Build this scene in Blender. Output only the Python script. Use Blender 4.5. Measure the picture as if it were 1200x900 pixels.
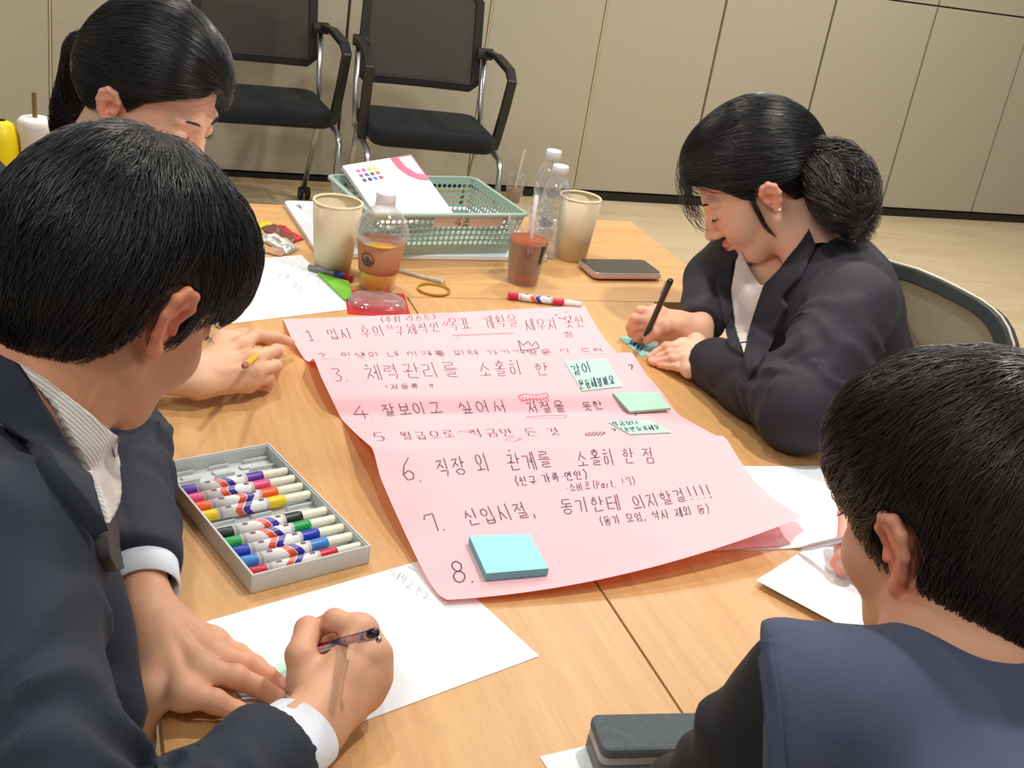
import bpy, bmesh, math, random
import numpy as np
from mathutils import Vector, Matrix, noise
from mathutils.bvhtree import BVHTree
random.seed(7); RNG = np.random.default_rng(7)
PI = math.pi
for o in list(bpy.data.objects): bpy.data.objects.remove(o)
COL = bpy.context.scene.collection

# ---------------------------------------------------------------- camera
FPX = 1380.54
YAW, PITCH, ROLL = 0.39834277, -0.42053502, 0.16330525
CAMP = Vector((0, 0, 1.42))
_F = Vector((math.sin(YAW)*math.cos(PITCH), math.cos(YAW)*math.cos(PITCH), math.sin(PITCH)))
_R0 = Vector((math.cos(YAW), -math.sin(YAW), 0)); _U0 = _R0.cross(_F)
_R = math.cos(ROLL)*_R0 + math.sin(ROLL)*_U0; _U = -math.sin(ROLL)*_R0 + math.cos(ROLL)*_U0
cd = bpy.data.cameras.new('camera'); cam = bpy.data.objects.new('camera', cd); COL.objects.link(cam)
cd.sensor_width = 36; cd.lens = FPX/1200*36; cd.clip_start = .02
cam.matrix_world = Matrix(((_R.x, _U.x, -_F.x, CAMP.x), (_R.y, _U.y, -_F.y, CAMP.y), (_R.z, _U.z, -_F.z, CAMP.z), (0, 0, 0, 1)))
bpy.context.scene.camera = cam

# ---------------------------------------------------------------- world, lights, exposure
sc = bpy.context.scene
w = bpy.data.worlds.new('world'); sc.world = w; w.use_nodes = True
w.node_tree.nodes['Background'].inputs[0].default_value = (1.0, .95, .90, 1)
w.node_tree.nodes['Background'].inputs[1].default_value = .32
def area_light(name, loc, size, power, color, target=None, spread=None, shape='DISK'):
    l = bpy.data.lights.new(name, 'AREA'); l.shape = shape; l.size = size; l.energy = power; l.color = color
    if spread: l.spread = spread
    o = bpy.data.objects.new(name, l); COL.objects.link(o); o.location = loc
    d = (Vector(target) - Vector(loc)) if target else Vector((0, 0, -1))
    o.rotation_euler = d.to_track_quat('-Z', 'Y').to_euler()
    return o
WARM = (1.0, .95, .89)
area_light('ceiling_downlight', (1.15, 1.15, 2.6), .12, 24, WARM)
area_light('ceiling_downlight', (0.35, 2.2, 2.6), .12, 14.5, WARM)
area_light('ceiling_downlight', (1.7, 3.1, 2.6), .16, 28, WARM)
area_light('ceiling_downlight', (-.5, 3.4, 2.6), .16, 22, WARM)
area_light('ceiling_downlight', (3.3, 3.6, 2.6), .16, 38, WARM)
area_light('ceiling_downlight', (-.9, .6, 2.6), .2, 8, WARM)
area_light('ceiling_downlight', (-.55, -.05, 2.6), .3, 11, WARM)
area_light('ceiling_panel', (1.6, -.8, 2.7), 1.2, 12, (1, .95, .88), shape='SQUARE')
vs = sc.view_settings; vs.view_transform = 'Standard'; vs.look = 'None'; vs.gamma = 1; vs.use_curve_mapping = False
vs.exposure = 0.0

# ---------------------------------------------------------------- pixel helpers: rays of the photograph, unprojected on real planes
def ray(x, y): return (_R*(x-600) - _U*(y-450))/FPX + _F
def Z(x, y, z): r = ray(x, y); return CAMP + r*((z-CAMP.z)/r.z)
def D(x, y, d): return CAMP + ray(x, y)*d
def YP(x, y, Y): r = ray(x, y); return CAMP + r*(Y/r.y)

# ---------------------------------------------------------------- materials
def srgb(r, g, b):
    f = lambda c: (c/255/12.92) if c/255 <= .04045 else ((c/255+.055)/1.055)**2.4
    return (f(r), f(g), f(b), 1)
MATS = {}
def mat(name, col, rough=.5, metal=0, spec=.5, trans=0, ior=1.45, sheen=0, coat=0, alpha=1, sss=0, bump=0, bscale=80, var=0, vscale=20, emis=None):
    if name in MATS: return MATS[name]
    m = bpy.data.materials.new(name); m.use_nodes = True; nt = m.node_tree; b = nt.nodes['Principled BSDF']
    c = srgb(*col) if max(col) > 1.001 else (*col, 1)
    b.inputs['Base Color'].default_value = c; b.inputs['Roughness'].default_value = rough; b.inputs['Metallic'].default_value = metal
    b.inputs['Specular IOR Level'].default_value = spec; b.inputs['Transmission Weight'].default_value = trans; b.inputs['IOR'].default_value = ior
    b.inputs['Sheen Weight'].default_value = sheen; b.inputs['Coat Weight'].default_value = coat; b.inputs['Alpha'].default_value = alpha
    if sss: b.inputs['Subsurface Weight'].default_value = sss; b.inputs['Subsurface Radius'].default_value = (.01, .004, .002); b.inputs['Subsurface Scale'].default_value = 1
    tc = nt.nodes.new('ShaderNodeTexCoord')
    if var:
        n = nt.nodes.new('ShaderNodeTexNoise'); n.inputs['Scale'].default_value = vscale; n.inputs['Detail'].default_value = 4
        nt.links.new(tc.outputs['Object'], n.inputs['Vector'])
        mx = nt.nodes.new('ShaderNodeMix'); mx.data_type = 'RGBA'
        mx.inputs[6].default_value = tuple(min(1, v*(1-var)) for v in c[:3])+(1,); mx.inputs[7].default_value = tuple(min(1, v*(1+var)) for v in c[:3])+(1,)
        nt.links.new(n.outputs['Fac'], mx.inputs[0]); nt.links.new(mx.outputs[2], b.inputs['Base Color'])
    if bump:
        n = nt.nodes.new('ShaderNodeTexNoise'); n.inputs['Scale'].default_value = bscale; n.inputs['Detail'].default_value = 3
        nt.links.new(tc.outputs['Object'], n.inputs['Vector'])
        bp = nt.nodes.new('ShaderNodeBump'); bp.inputs['Strength'].default_value = bump; bp.inputs['Distance'].default_value = .002
        nt.links.new(n.outputs['Fac'], bp.inputs['Height']); nt.links.new(bp.outputs['Normal'], b.inputs['Normal'])
    MATS[name] = m; return m
def grain_mat(name, c1, c2, scl, rough=.42, fine=1.0):
    m = bpy.data.materials.new(name); m.use_nodes = True; nt = m.node_tree; b = nt.nodes['Principled BSDF']
    tc = nt.nodes.new('ShaderNodeTexCoord'); mp = nt.nodes.new('ShaderNodeMapping'); mp.inputs['Scale'].default_value = scl
    nt.links.new(tc.outputs['Object'], mp.inputs['Vector'])
    n1 = nt.nodes.new('ShaderNodeTexNoise'); n1.inputs['Scale'].default_value = 1; n1.inputs['Detail'].default_value = 5; n1.inputs['Distortion'].default_value = .6
    nt.links.new(mp.outputs['Vector'], n1.inputs['Vector'])
    mp2 = nt.nodes.new('ShaderNodeMapping'); mp2.inputs['Scale'].default_value = tuple(v*7 for v in scl)
    nt.links.new(tc.outputs['Object'], mp2.inputs['Vector'])
    n2 = nt.nodes.new('ShaderNodeTexNoise'); n2.inputs['Scale'].default_value = 1; n2.inputs['Detail'].default_value = 2
    nt.links.new(mp2.outputs['Vector'], n2.inputs['Vector'])
    r = nt.nodes.new('ShaderNodeValToRGB'); r.color_ramp.elements[0].position = .3; r.color_ramp.elements[1].position = .7
    r.color_ramp.elements[0].color = srgb(*c2); r.color_ramp.elements[1].color = srgb(*c1)
    ad = nt.nodes.new('ShaderNodeMath'); ad.operation = 'MULTIPLY_ADD'; ad.inputs[1].default_value = .35*fine; 
    sb = nt.nodes.new('ShaderNodeMath'); sb.operation = 'SUBTRACT'; sb.inputs[1].default_value = .175*fine
    nt.links.new(n2.outputs['Fac'], ad.inputs[0]); nt.links.new(n1.outputs['Fac'], ad.inputs[2]); nt.links.new(ad.outputs[0], sb.inputs[0])
    nt.links.new(sb.outputs[0], r.inputs['Fac']); nt.links.new(r.outputs['Color'], b.inputs['Base Color']); b.inputs['Roughness'].default_value = rough
    MATS[name] = m; return m
def attr_mat(name, base_rough=.55, sss=.0, spec=.4, bump=0, bscale=300):
    """colour from the mesh's own colour attribute 'tint' (pigment: lips, nails, ears)"""
    m = mat(name, (.5, .5, .5), base_rough, spec=spec, sss=sss, bump=bump, bscale=bscale); nt = m.node_tree
    a = nt.nodes.new('ShaderNodeAttribute'); a.attribute_name = 'tint'
    nt.links.new(a.outputs['Color'], nt.nodes['Principled BSDF'].inputs['Base Color']); return m

# ---------------------------------------------------------------- mesh helpers
def link(name, me, m, parent=None, smooth=True):
    o = bpy.data.objects.new(name, me); COL.objects.link(o)
    for x in (m if isinstance(m, (list, tuple)) else [m]):
        if x: me.materials.append(x)
    if smooth: me.polygons.foreach_set('use_smooth', [True]*len(me.polygons))
    if parent: o.parent = parent
    return o
def obj(name, bm, m, parent=None, smooth=False, bevel=0):
    bmesh.ops.recalc_face_normals(bm, faces=bm.faces)
    me = bpy.data.meshes.new(name); bm.to_mesh(me); bm.free()
    o = link(name, me, m, parent, smooth)
    if bevel:
        b = o.modifiers.new('bevel', 'BEVEL'); b.width = bevel; b.segments = 2; b.limit_method = 'ANGLE'
    return o
def mesh_np(name, v, f, m, parent=None, smooth=True):
    """v (N,3), f list of equal-length index arrays (M,k)"""
    me = bpy.data.meshes.new(name); v = np.asarray(v, np.float32); f = np.asarray(f, np.int32); k = f.shape[1]
    me.vertices.add(len(v)); me.vertices.foreach_set('co', v.ravel())
    me.loops.add(f.size); me.loops.foreach_set('vertex_index', f.ravel())
    me.polygons.add(len(f)); me.polygons.foreach_set('loop_start', np.arange(0, f.size, k, dtype=np.int32))
    me.update(calc_edges=True); me.validate()
    return link(name, me, m, parent, smooth)
def set_parent_keep(o, p):
    o.parent = p; o.matrix_parent_inverse = Matrix.LocRotScale(p.location, p.rotation_euler, p.scale).inverted()
def empty(name, label, cat, loc=(0, 0, 0), rz=0, group=None):
    o = bpy.data.objects.new(name, None); COL.objects.link(o); o.location = loc; o.rotation_euler = (0, 0, rz); o.empty_display_size = .05
    o['label'] = label; o['category'] = cat
    if group: o['group'] = group
    return o
def tag(o, label, cat, group=None):
    o['label'] = label; o['category'] = cat
    if group: o['group'] = group
    return o
def box(bm, lo, hi, M=None):
    vs_ = [bm.verts.new((x, y, z)) for x in (lo[0], hi[0]) for y in (lo[1], hi[1]) for z in (lo[2], hi[2])]
    for q in ((0, 1, 3, 2), (4, 6, 7, 5), (0, 4, 5, 1), (2, 3, 7, 6), (0, 2, 6, 4), (1, 5, 7, 3)): bm.faces.new([vs_[i] for i in q])
    if M: bmesh.ops.transform(bm, matrix=M, verts=vs_)
    return vs_
def B(lo, hi, M=None): bm = bmesh.new(); box(bm, lo, hi, M); return bm
def lathe(bm, prof, n=24, M=None, cap0=False, cap1=False, a0=0, a1=2*PI):
    rings = []; full = abs(a1-a0-2*PI) < 1e-6; cnt = n if full else n+1; allv = []
    for r, z in prof:
        ring = [bm.verts.new((r*math.cos(a0+(a1-a0)*i/n), r*math.sin(a0+(a1-a0)*i/n), z)) for i in range(cnt)]
        rings.append(ring); allv += ring
    for a, b in zip(rings, rings[1:]):
        for i in range(n):
            j = (i+1) % cnt
            bm.faces.new((a[i], a[j], b[j], b[i]))
    if cap0: bm.faces.new(rings[0][::-1])
    if cap1: bm.faces.new(rings[-1])
    if M: bmesh.ops.transform(bm, matrix=M, verts=allv)
    return bm
def L(prof, n=24, M=None, **k): return lathe(bmesh.new(), prof, n, M, **k)
def tube(bm, pts, r, n=8, caps=True):
    pts = [Vector(p) for p in pts]; rs = r if isinstance(r, (list, tuple)) else [r]*len(pts); rings = []; up = None
    for i, p in enumerate(pts):
        d = (pts[min(i+1, len(pts)-1)] - pts[max(i-1, 0)]).normalized()
        if up is None: up = d.orthogonal().normalized()
        up = (up - d*up.dot(d)).normalized(); s = d.cross(up)
        rings.append([bm.verts.new(p + rs[i]*(math.cos(2*PI*k/n)*up + math.sin(2*PI*k/n)*s)) for k in range(n)])
    for a, b in zip(rings, rings[1:]):
        for k in range(n): bm.faces.new((a[k], a[(k+1) % n], b[(k+1) % n], b[k]))
    if caps: bm.faces.new(rings[0][::-1]); bm.faces.new(rings[-1])
    return bm
def T(pts, r, n=8): return tube(bmesh.new(), pts, r, n)
def frame(origin, xdir, ydir=None, zdir=None):
    x = Vector(xdir).normalized(); z = Vector(zdir or (0, 0, 1)).normalized(); y = z.cross(x).normalized(); z = x.cross(y)
    o = Vector(origin)
    return Matrix(((x.x, y.x, z.x, o.x), (x.y, y.y, z.y, o.y), (x.z, y.z, z.z, o.z), (0, 0, 0, 1)))
def prism(bm, poly, z0, z1, M=None):
    a = [bm.verts.new((x, y, z0)) for x, y in poly]; b = [bm.verts.new((x, y, z1)) for x, y in poly]
    bm.faces.new(a[::-1]); bm.faces.new(b)
    for i in range(len(poly)): j = (i+1) % len(poly); bm.faces.new((a[i], a[j], b[j], b[i]))
    if M: bmesh.ops.transform(bm, matrix=M, verts=a+b)
    return bm
def rrect(x0, y0, x1, y1, r, n=4):
    o = []
    for cx, cy, a in ((x1-r, y1-r, 0), (x0+r, y1-r, 90), (x0+r, y0+r, 180), (x1-r, y0+r, 270)):
        for i in range(n+1): t = math.radians(a+90*i/n); o.append((cx+r*math.cos(t), cy+r*math.sin(t)))
    return o

TZ = .72   # table top height
# ---------------------------------------------------------------- the room
YW = 4.90
floor_m = bpy.data.materials.new('floor_vinyl'); floor_m.use_nodes = True
def _floor():
    nt = floor_m.node_tree; b = nt.nodes['Principled BSDF']; tc = nt.nodes.new('ShaderNodeTexCoord')
    mp = nt.nodes.new('ShaderNodeMapping'); mp.inputs['Scale'].default_value = (1.5, 5, 1); mp.inputs['Rotation'].default_value = (0, 0, .5)
    n = nt.nodes.new('ShaderNodeTexNoise'); n.inputs['Scale'].default_value = 1.4; n.inputs['Detail'].default_value = 8; n.inputs['Distortion'].default_value = 1.2
    r = nt.nodes.new('ShaderNodeValToRGB'); r.color_ramp.elements[0].position = .32; r.color_ramp.elements[1].position = .68
    r.color_ramp.elements[0].color = srgb(206, 184, 144); r.color_ramp.elements[1].color = srgb(222, 204, 168)
    nt.links.new(tc.outputs['Object'], mp.inputs['Vector']); nt.links.new(mp.outputs[0], n.inputs['Vector']); nt.links.new(n.outputs['Fac'], r.inputs['Fac'])
    nt.links.new(r.outputs['Color'], b.inputs['Base Color']); b.inputs['Roughness'].default_value = .32
_floor()
o = obj('floor', B((-4, -2, -.05), (7, YW, 0)), floor_m); o['kind'] = 'structure'
panel_m = mat('wall_fabric', (174, 167, 147), .9, var=.06, vscale=60, bump=.25, bscale=400)
gap_m = mat('wall_joint_dark', (96, 88, 70), .8); alu_m = mat('aluminium_strip', (196, 184, 154), .45, metal=.3)  # first colour: dark backing seen between the panels
back = obj('wall_back', B((-4, YW+.03, -.0), (7, YW+.12, 3.0)), gap_m); back['kind'] = 'structure'
# movable-partition panels: the joints measured on the photograph, unprojected on the wall plane
def wx(x, y): return YP(x, y, YW).x
joints = [wx(59, 60), wx(405, 60), wx(569, 60), wx(693, 110), wx(838, 65), wx(963, 70), wx(1070, 112), wx(1170, 150)]
step = joints[5]-joints[4]
xs = [joints[0]-2*step*1.1, joints[0]-step*1.1] + joints + [joints[-1]+step*k for k in (1, 2, 3, 4)]
zt = YP(1116, 9.5, YW).z
for i in range(len(xs)-1):
    g = .006
    o = obj('wall_panel', B((xs[i]+g, YW, .045), (xs[i+1]-g, YW+.03, zt-.004)), panel_m, back, bevel=.002)
    o = obj('wall_panel', B((xs[i]+g, YW, zt+.004), (xs[i+1]-g, YW+.03, 2.95)), panel_m, back, bevel=.002)
for k in (0, 2, 3):
    o = obj('joint_strip', B((joints[k]-.004, YW-.004, .045), (joints[k]+.004, YW+.02, zt)), alu_m, back, bevel=.001)
o = obj('baseboard_back', B((-4, YW-.004, 0), (7, YW+.03, .037)), mat('dark_floor_seal', (30, 24, 18), .6)); o['kind'] = 'structure'
o = obj('trim_1', B((-4, YW-.03, 0), (1.95, YW-.004, .016)), mat('pale_floor_track', (196, 172, 128), .4)); o['kind'] = 'structure'

# ---------------------------------------------------------------- wall chairs
blackf = mat('black_seat_fabric', (13, 14, 18), .9, sheen=.03, bump=.2, bscale=600)
blackp = mat('black_plastic', (32, 31, 30), .45); chrome = mat('chair_steel', (176, 178, 180), .28, metal=.9)
def net_mat(name, col, alpha):
    m = mat(name, col, .75, alpha=alpha, var=.10, vscale=260); return m
mesh_back = net_mat('black_mesh_fabric', (40, 41, 40), .9)
def sweep_rect(pts, w, t, side):   # flat bar through points; side = width direction
    bm = bmesh.new(); rings = []; side = Vector(side).normalized(); pts = [Vector(p) for p in pts]
    for i, p in enumerate(pts):
        d = (pts[min(i+1, len(pts)-1)]-pts[max(i-1, 0)]).normalized(); n = d.cross(side).normalized()
        rings.append([bm.verts.new(p+side*a*w/2+n*b*t/2) for a, b in ((-1, -1), (1, -1), (1, 1), (-1, 1))])
    for a, b in zip(rings, rings[1:]):
        for k in range(4): bm.faces.new((a[k], a[(k+1) % 4], b[(k+1) % 4], b[k]))
    bm.faces.new(rings[0][::-1]); bm.faces.new(rings[-1]); return bm
def wall_chair(loc, rz, label):
    t = empty('visitor_chair', label, 'chair', loc, rz, 'mesh back armchairs along the back wall')
    # seat: rounded cushion, front is -Y
    bm = bmesh.new(); prism(bm, rrect(-.232, -.21, .232, .20, .06, 6), .402, .466)
    o = obj('seat', bm, blackf, t, smooth=True, bevel=.02); o.modifiers['bevel'].segments = 4
    # backrest
    def bp(u, v): # u -1..1, v 0..1
        return Vector((u*(.225-.01*v), .215+.05*v+.03*(u*u-1)*-.6, .56+.34*v))
    bm = bmesh.new(); g = [[bm.verts.new(bp(-.93+1.86*i/10, .05+.9*j/6)) for i in range(11)] for j in range(7)]
    for j in range(6):
        for i in range(10): bm.faces.new((g[j][i], g[j][i+1], g[j+1][i+1], g[j+1][i]))
    obj('backrest_mesh', bm, mesh_back, t, smooth=True)
    fr = [bp(u, 0) for u in np.linspace(-.9, .9, 8)] + [bp(1, .05)] + [bp(1, v) for v in (.3, .6, .93)] + [bp(u, 1) for u in np.linspace(.9, -.9, 8)] + [bp(-1, .95)] + [bp(-1, v) for v in (.6, .3, .05)]
    fr.append(fr[0]); obj('backrest_frame', sweep_rect(fr, .016, .034, (0, 1, 0)), blackp, t, bevel=.004)
    for s in (-1, 1):
        obj('armrest', sweep_rect([(s*.252, .18, .705), (s*.256, .05, .715), (s*.258, -.13, .70), (s*.258, -.175, .672), (s*.255, -.14, .55), (s*.25, -.10, .43), (s*.246, -.09, .40)], .036, .022, (1, 0, 0)), blackp, t, bevel=.006)
        obj('armrest_joint', L([(.016, -.03), (.022, -.03), (.022, .03), (.016, .03)], 12, frame((s*.238, .18, .70), (0, 1, 0), zdir=(1, 0, 0)), cap0=True, cap1=True), blackp, t)
        obj('back_tube', T([(s*.244, .10, .40), (s*.244, .17, .52), (s*.244, .20, .70)], .011, 10), chrome, t, smooth=True)
        obj('leg', T([(s*.244, .12, .40), (s*.244, -.20, .39), (s*.244, -.235, .36), (s*.244, -.26, .055)], .011, 10), chrome, t, smooth=True)
        obj('leg', T([(s*.238, .08, .395), (s*.238, .16, .22), (s*.238, .25, .055)], .011, 10), chrome, t, smooth=True)
        for yy in (-.26, .25):
            bm = bmesh.new()
            for d in (-.014, .014): lathe(bm, [(.006, -.008), (.025, -.008), (.027, 0), (.025, .008), (.006, .008)], 14, frame((s*.240+d, yy, .027), (0, 1, 0), zdir=(1, 0, 0)), cap0=True, cap1=True)
            box(bm, (s*.240-.006, yy-.012, .03), (s*.240+.006, yy+.012, .06))
            obj('caster', bm, blackp, t)
    obj('cross_bar', T([(-.244, .1, .385), (.244, .1, .385)], .009, 8), chrome, t)
p = YP(502, 160, 4.05); wall_chair((p.x+.034, 4.22, 0), -.07, 'black mesh-back armchair against the wall, straight behind the green basket')
p = YP(318, 150, 4.05); wall_chair((p.x+.02, 4.42, 0), .03, "black mesh-back armchair against the wall, nearest the ponytailed woman's head")

# ---------------------------------------------------------------- tables
beech = grain_mat('beech_laminate_lengthwise', (210, 166, 110), (197, 149, 94), (60, 3.2, 6)); beech2 = grain_mat('beech_laminate_crosswise', (210, 166, 110), (197, 149, 94), (3.2, 60, 6))
edge_m = mat('beech_edge_band', (190, 150, 98), .5); tleg = mat('table_leg_steel', (150, 150, 150), .35, metal=.8)
def table(name, label, x0, x1, y0, y1, m, fold_x):
    cx, cy = (x0+x1)/2, (y0+y1)/2
    t = empty(name, label, 'table', (cx, cy, 0), 0, None)
    hw, hd = (x1-x0)/2-.0012, (y1-y0)/2-.0012
    obj('tabletop', B((-hw, -hd, TZ-.004), (hw, hd, TZ)), m, t, bevel=.0008)
    obj('edge_band', B((-hw-.0002, -hd-.0002, TZ-.028), (hw+.0002, hd+.0002, TZ-.0042)), edge_m, t, bevel=.002)
    for sx in (-1, 1):
        for sy in (-1, 1):
            lx, ly = sx*(hw-.06), sy*(hd-.05)
            obj('leg', T([(lx, ly, TZ-.03), (lx, ly, .02)], .014, 12), tleg, t, smooth=True)
        obj('leg_rail', B((sx*(hw-.06)-.012, -hd+.05, TZ-.052), (sx*(hw-.06)+.012, hd-.05, TZ-.028)), tleg, t)
    return t
XL, XS, XR, YS, YF = .0715, .535, .9985, 1.780, 2.263
table('seminar_table', 'beech table left of the centre seam, carrying the marker tray and the left man\'s hands', XL, XS, .60, YS, beech, 0)
table('seminar_table', 'beech table on the right of the centre seam, where the woman in profile writes', XS, XR, .60, YS, beech, 0)
table('seminar_table', 'beech table set crosswise at the far end under basket, cups and phone', .03, 1.171, YS, YF, beech2, 1)
# ---------------------------------------------------------------- handwriting engine: Hangul syllables from jamo strokes
def _circ(cx, cy, rx, ry, n=9, a0=100): return [(cx+rx*math.cos(math.radians(a0+360*i/n)), cy+ry*math.sin(math.radians(a0+360*i/n))) for i in range(n+1)]
_O = _circ(.5, .5, .45, .48)
CONS = {'ㄱ': [[(0, .85), (.9, .9), (.7, 0)]], 'ㄴ': [[(.1, 1), (.05, .1), (1, .2)]], 'ㄷ': [[(.95, .95), (.1, .9), (.1, .1), (1, .1)]],
 'ㄹ': [[(.05, .95), (.9, .95), (.85, .55), (.1, .5), (.1, .08), (1, .08)]], 'ㅁ': [[(.1, .95), (.1, .05), (.9, .05), (.9, .95), (.1, .95)]],
 'ㅂ': [[(.1, 1), (.12, .02), (.9, .02), (.9, 1)], [(.1, .5), (.9, .5)]], 'ㅅ': [[(.5, 1), (.05, 0)], [(.45, .6), (.95, .05)]], 'ㅇ': [_O],
 'ㅈ': [[(.05, .9), (.95, .95), (.05, 0)], [(.5, .5), (1, .05)]], 'ㅊ': [[(.4, 1.1), (.6, 1.0)], [(.05, .78), (.95, .82), (.05, 0)], [(.5, .42), (1, .05)]],
 'ㅋ': [[(0, .9), (.9, .9), (.7, 0)], [(.05, .5), (.8, .5)]], 'ㅌ': [[(.95, .95), (.1, .95), (.1, .05), (1, .05)], [(.1, .5), (.9, .5)]],
 'ㅍ': [[(0, .92), (1, .92)], [(.3, .92), (.3, .08)], [(.7, .92), (.7, .08)], [(0, .08), (1, .08)]],
 'ㅎ': [[(.4, 1.1), (.62, 1.02)], [(.05, .78), (.95, .8)], _circ(.5, .3, .34, .3)]}
CH = 'ㄱㄲㄴㄷㄸㄹㅁㅂㅃㅅㅆㅇㅈㅉㅊㅋㅌㅍㅎ'
TL = ['', 'ㄱ', 'ㄲ', 'ㄱㅅ', 'ㄴ', 'ㄴㅈ', 'ㄴㅎ', 'ㄷ', 'ㄹ', 'ㄹㄱ', 'ㄹㅁ', 'ㄹㅂ', 'ㄹㅅ', 'ㄹㅌ', 'ㄹㅍ', 'ㄹㅎ', 'ㅁ', 'ㅂ', 'ㅂㅅ', 'ㅅ', 'ㅆ', 'ㅇ', 'ㅈ', 'ㅊ', 'ㅋ', 'ㅌ', 'ㅍ', 'ㅎ']
V_ = {0: 'r1', 1: 'r1b', 2: 'r2', 4: 'l1', 5: 'l1b', 6: 'l2', 7: 'l2b', 20: 'i'}
def _boxed(st, x0, y0, x1, y1): return [[(x0+px*(x1-x0), y0+py*(y1-y0)) for px, py in s] for s in st]
def cons(c, x0, y0, x1, y1):
    if len(c) == 2: m = (x0+x1)/2; return cons(c[0], x0, y0, m-.02, y1)+cons(c[1], m+.02, y0, x1, y1)
    dbl = {'ㄲ': 'ㄱ', 'ㄸ': 'ㄷ', 'ㅃ': 'ㅂ', 'ㅆ': 'ㅅ', 'ㅉ': 'ㅈ'}
    if c in dbl: return cons(dbl[c]*2, x0, y0, x1, y1)
    return _boxed(CONS[c], x0, y0, x1, y1)
def syllable(ch):
    s = ord(ch)-0xAC00; Lc = CH[s//588]; V = (s % 588)//28; Tc = TL[s % 28]; st = []
    y0 = .42 if Tc else .0
    def vert(V, x, yb, yt):
        o = []; ym = (yb+yt)/2
        if V in (0, 2, 1, 3): o.append([(x, yt+.05), (x, yb)]); o.append([(x, ym), (x+.2, ym)])
        if V in (2, 3): o.append([(x, ym+.14), (x+.2, ym+.14)])
        if V in (4, 6, 5, 7): o.append([(x, yt+.05), (x, yb)]); o.append([(x-.2, ym), (x, ym)])
        if V in (6, 7): o.append([(x-.2, ym+.16), (x, ym+.16)])
        if V in (1, 3, 5, 7): o.append([(x+.17, yt+.08), (x+.17, yb-.03)])
        if V == 20: o.append([(x, yt+.05), (x+.02, yb)])
        return o
    if V in (0, 1, 2, 3, 4, 5, 6, 7, 20):
        st += cons(Lc, .03, y0+.08, .50, 1.0-.05) + vert(V, .74, y0, 1.0)
    else:
        yh = y0+.02; comp = {9: (8, 0), 10: (8, 1), 11: (8, 20), 14: (13, 4), 15: (13, 5), 16: (13, 20), 19: (18, 20)}
        base, vv = comp.get(V, (V, None)); w_ = .60 if vv is not None else .85; x0 = .02 if vv is not None else .1
        top = 1.0; cy0 = yh+(.40 if base in (8, 12, 13, 17) else .25)*(1-y0)
        st += cons(Lc, x0+.08, cy0+(.0 if base != 13 else .02), x0+w_-.08, top)
        hy = yh+.08*(1-y0) if base in (8, 12, 18) else yh+.28*(1-y0)
        st.append([(x0-.02, hy), (x0+w_+.02, hy+.02)])
        xm = x0+w_/2
        if base == 8: st.append([(xm, hy+.25*(1-y0)), (xm, hy)])
        if base == 12: st += [[(xm-.12, hy+.25*(1-y0)), (xm-.12, hy)], [(xm+.12, hy+.25*(1-y0)), (xm+.12, hy)]]
        if base == 13: st.append([(xm, hy), (xm, hy-.28*(1-y0))])
        if base == 17: st += [[(xm-.12, hy), (xm-.12, hy-.25*(1-y0))], [(xm+.12, hy), (xm+.12, hy-.25*(1-y0))]]
        if vv is not None: st += vert(vv, .82 if vv != 5 else .76, yh-.02, 1.0)
    if Tc: st += cons(Tc, .22, 0, .85, .36)
    return st
PUN = {'1': [[(.2, .75), (.5, 1), (.55, 0)], [(.3, .0), (.75, 0)]], '2': [[(.1, .8), (.4, 1), (.8, .8), (.1, .05), (.9, .05)]], '3': [[(.1, .95), (.6, 1), (.75, .8), (.35, .55), (.8, .35), (.6, 0), (.1, .05)]],
 '4': [[(.65, 1), (.05, .35), (.95, .3)], [(.65, .6), (.7, -.05)]], '5': [[(.85, .98), (.2, .95), (.15, .55), (.6, .6), (.85, .3), (.6, .02), (.1, .05)]],
 '6': [[(.65, 1.05), (.25, .7), (.12, .3), (.35, 0), (.75, .05), (.8, .32), (.5, .45), (.2, .3)]], '7': [[(.1, .7), (.15, .95), (.7, 1), (.75, 0)]],
 '8': [_circ(.5, .76, .26, .24), _circ(.5, .25, .33, .27)], '.': [[(.1, .02), (.18, .0)]], ',': [[(.2, .15), (.1, -.1)]], '·': [[(.3, .5), (.38, .5)]],
 '<': [[(.8, .95), (.3, .5), (.8, .05)]], '>': [[(.2, .95), (.7, .5), (.2, .05)]], '(': [[(.8, 1.1), (.5, .6), (.75, -.05)]], ')': [[(.2, 1.1), (.55, .6), (.25, -.05)]],
 '"': [[(.3, 1.05), (.25, .8)], [(.55, 1.05), (.5, .8)]], '!': [[(.4, 1.05), (.4, .3)], [(.4, .08), (.42, .03)]], '-': [[(.1, .5), (.8, .5)]],
 'P': [[(.2, 0), (.2, 1), (.7, .95), (.7, .6), (.2, .55)]], 'a': [_circ(.4, .3, .25, .28), [(.7, .6), (.7, 0)]], 'r': [[(.3, .55), (.3, 0)], [(.3, .4), (.6, .55)]], 't': [[(.4, .95), (.4, .1), (.65, 0)], [(.15, .6), (.7, .6)]],
 'ㅠ': [[(.1, .7), (.9, .72)], [(.35, .7), (.3, .1)], [(.65, .7), (.65, .1)]], 'ㄴ': [[(.3, .9), (.3, .4), (.7, .4)]], '~': [[(.05, .4), (.3, .6), (.55, .4), (.8, .6)]]}
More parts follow.
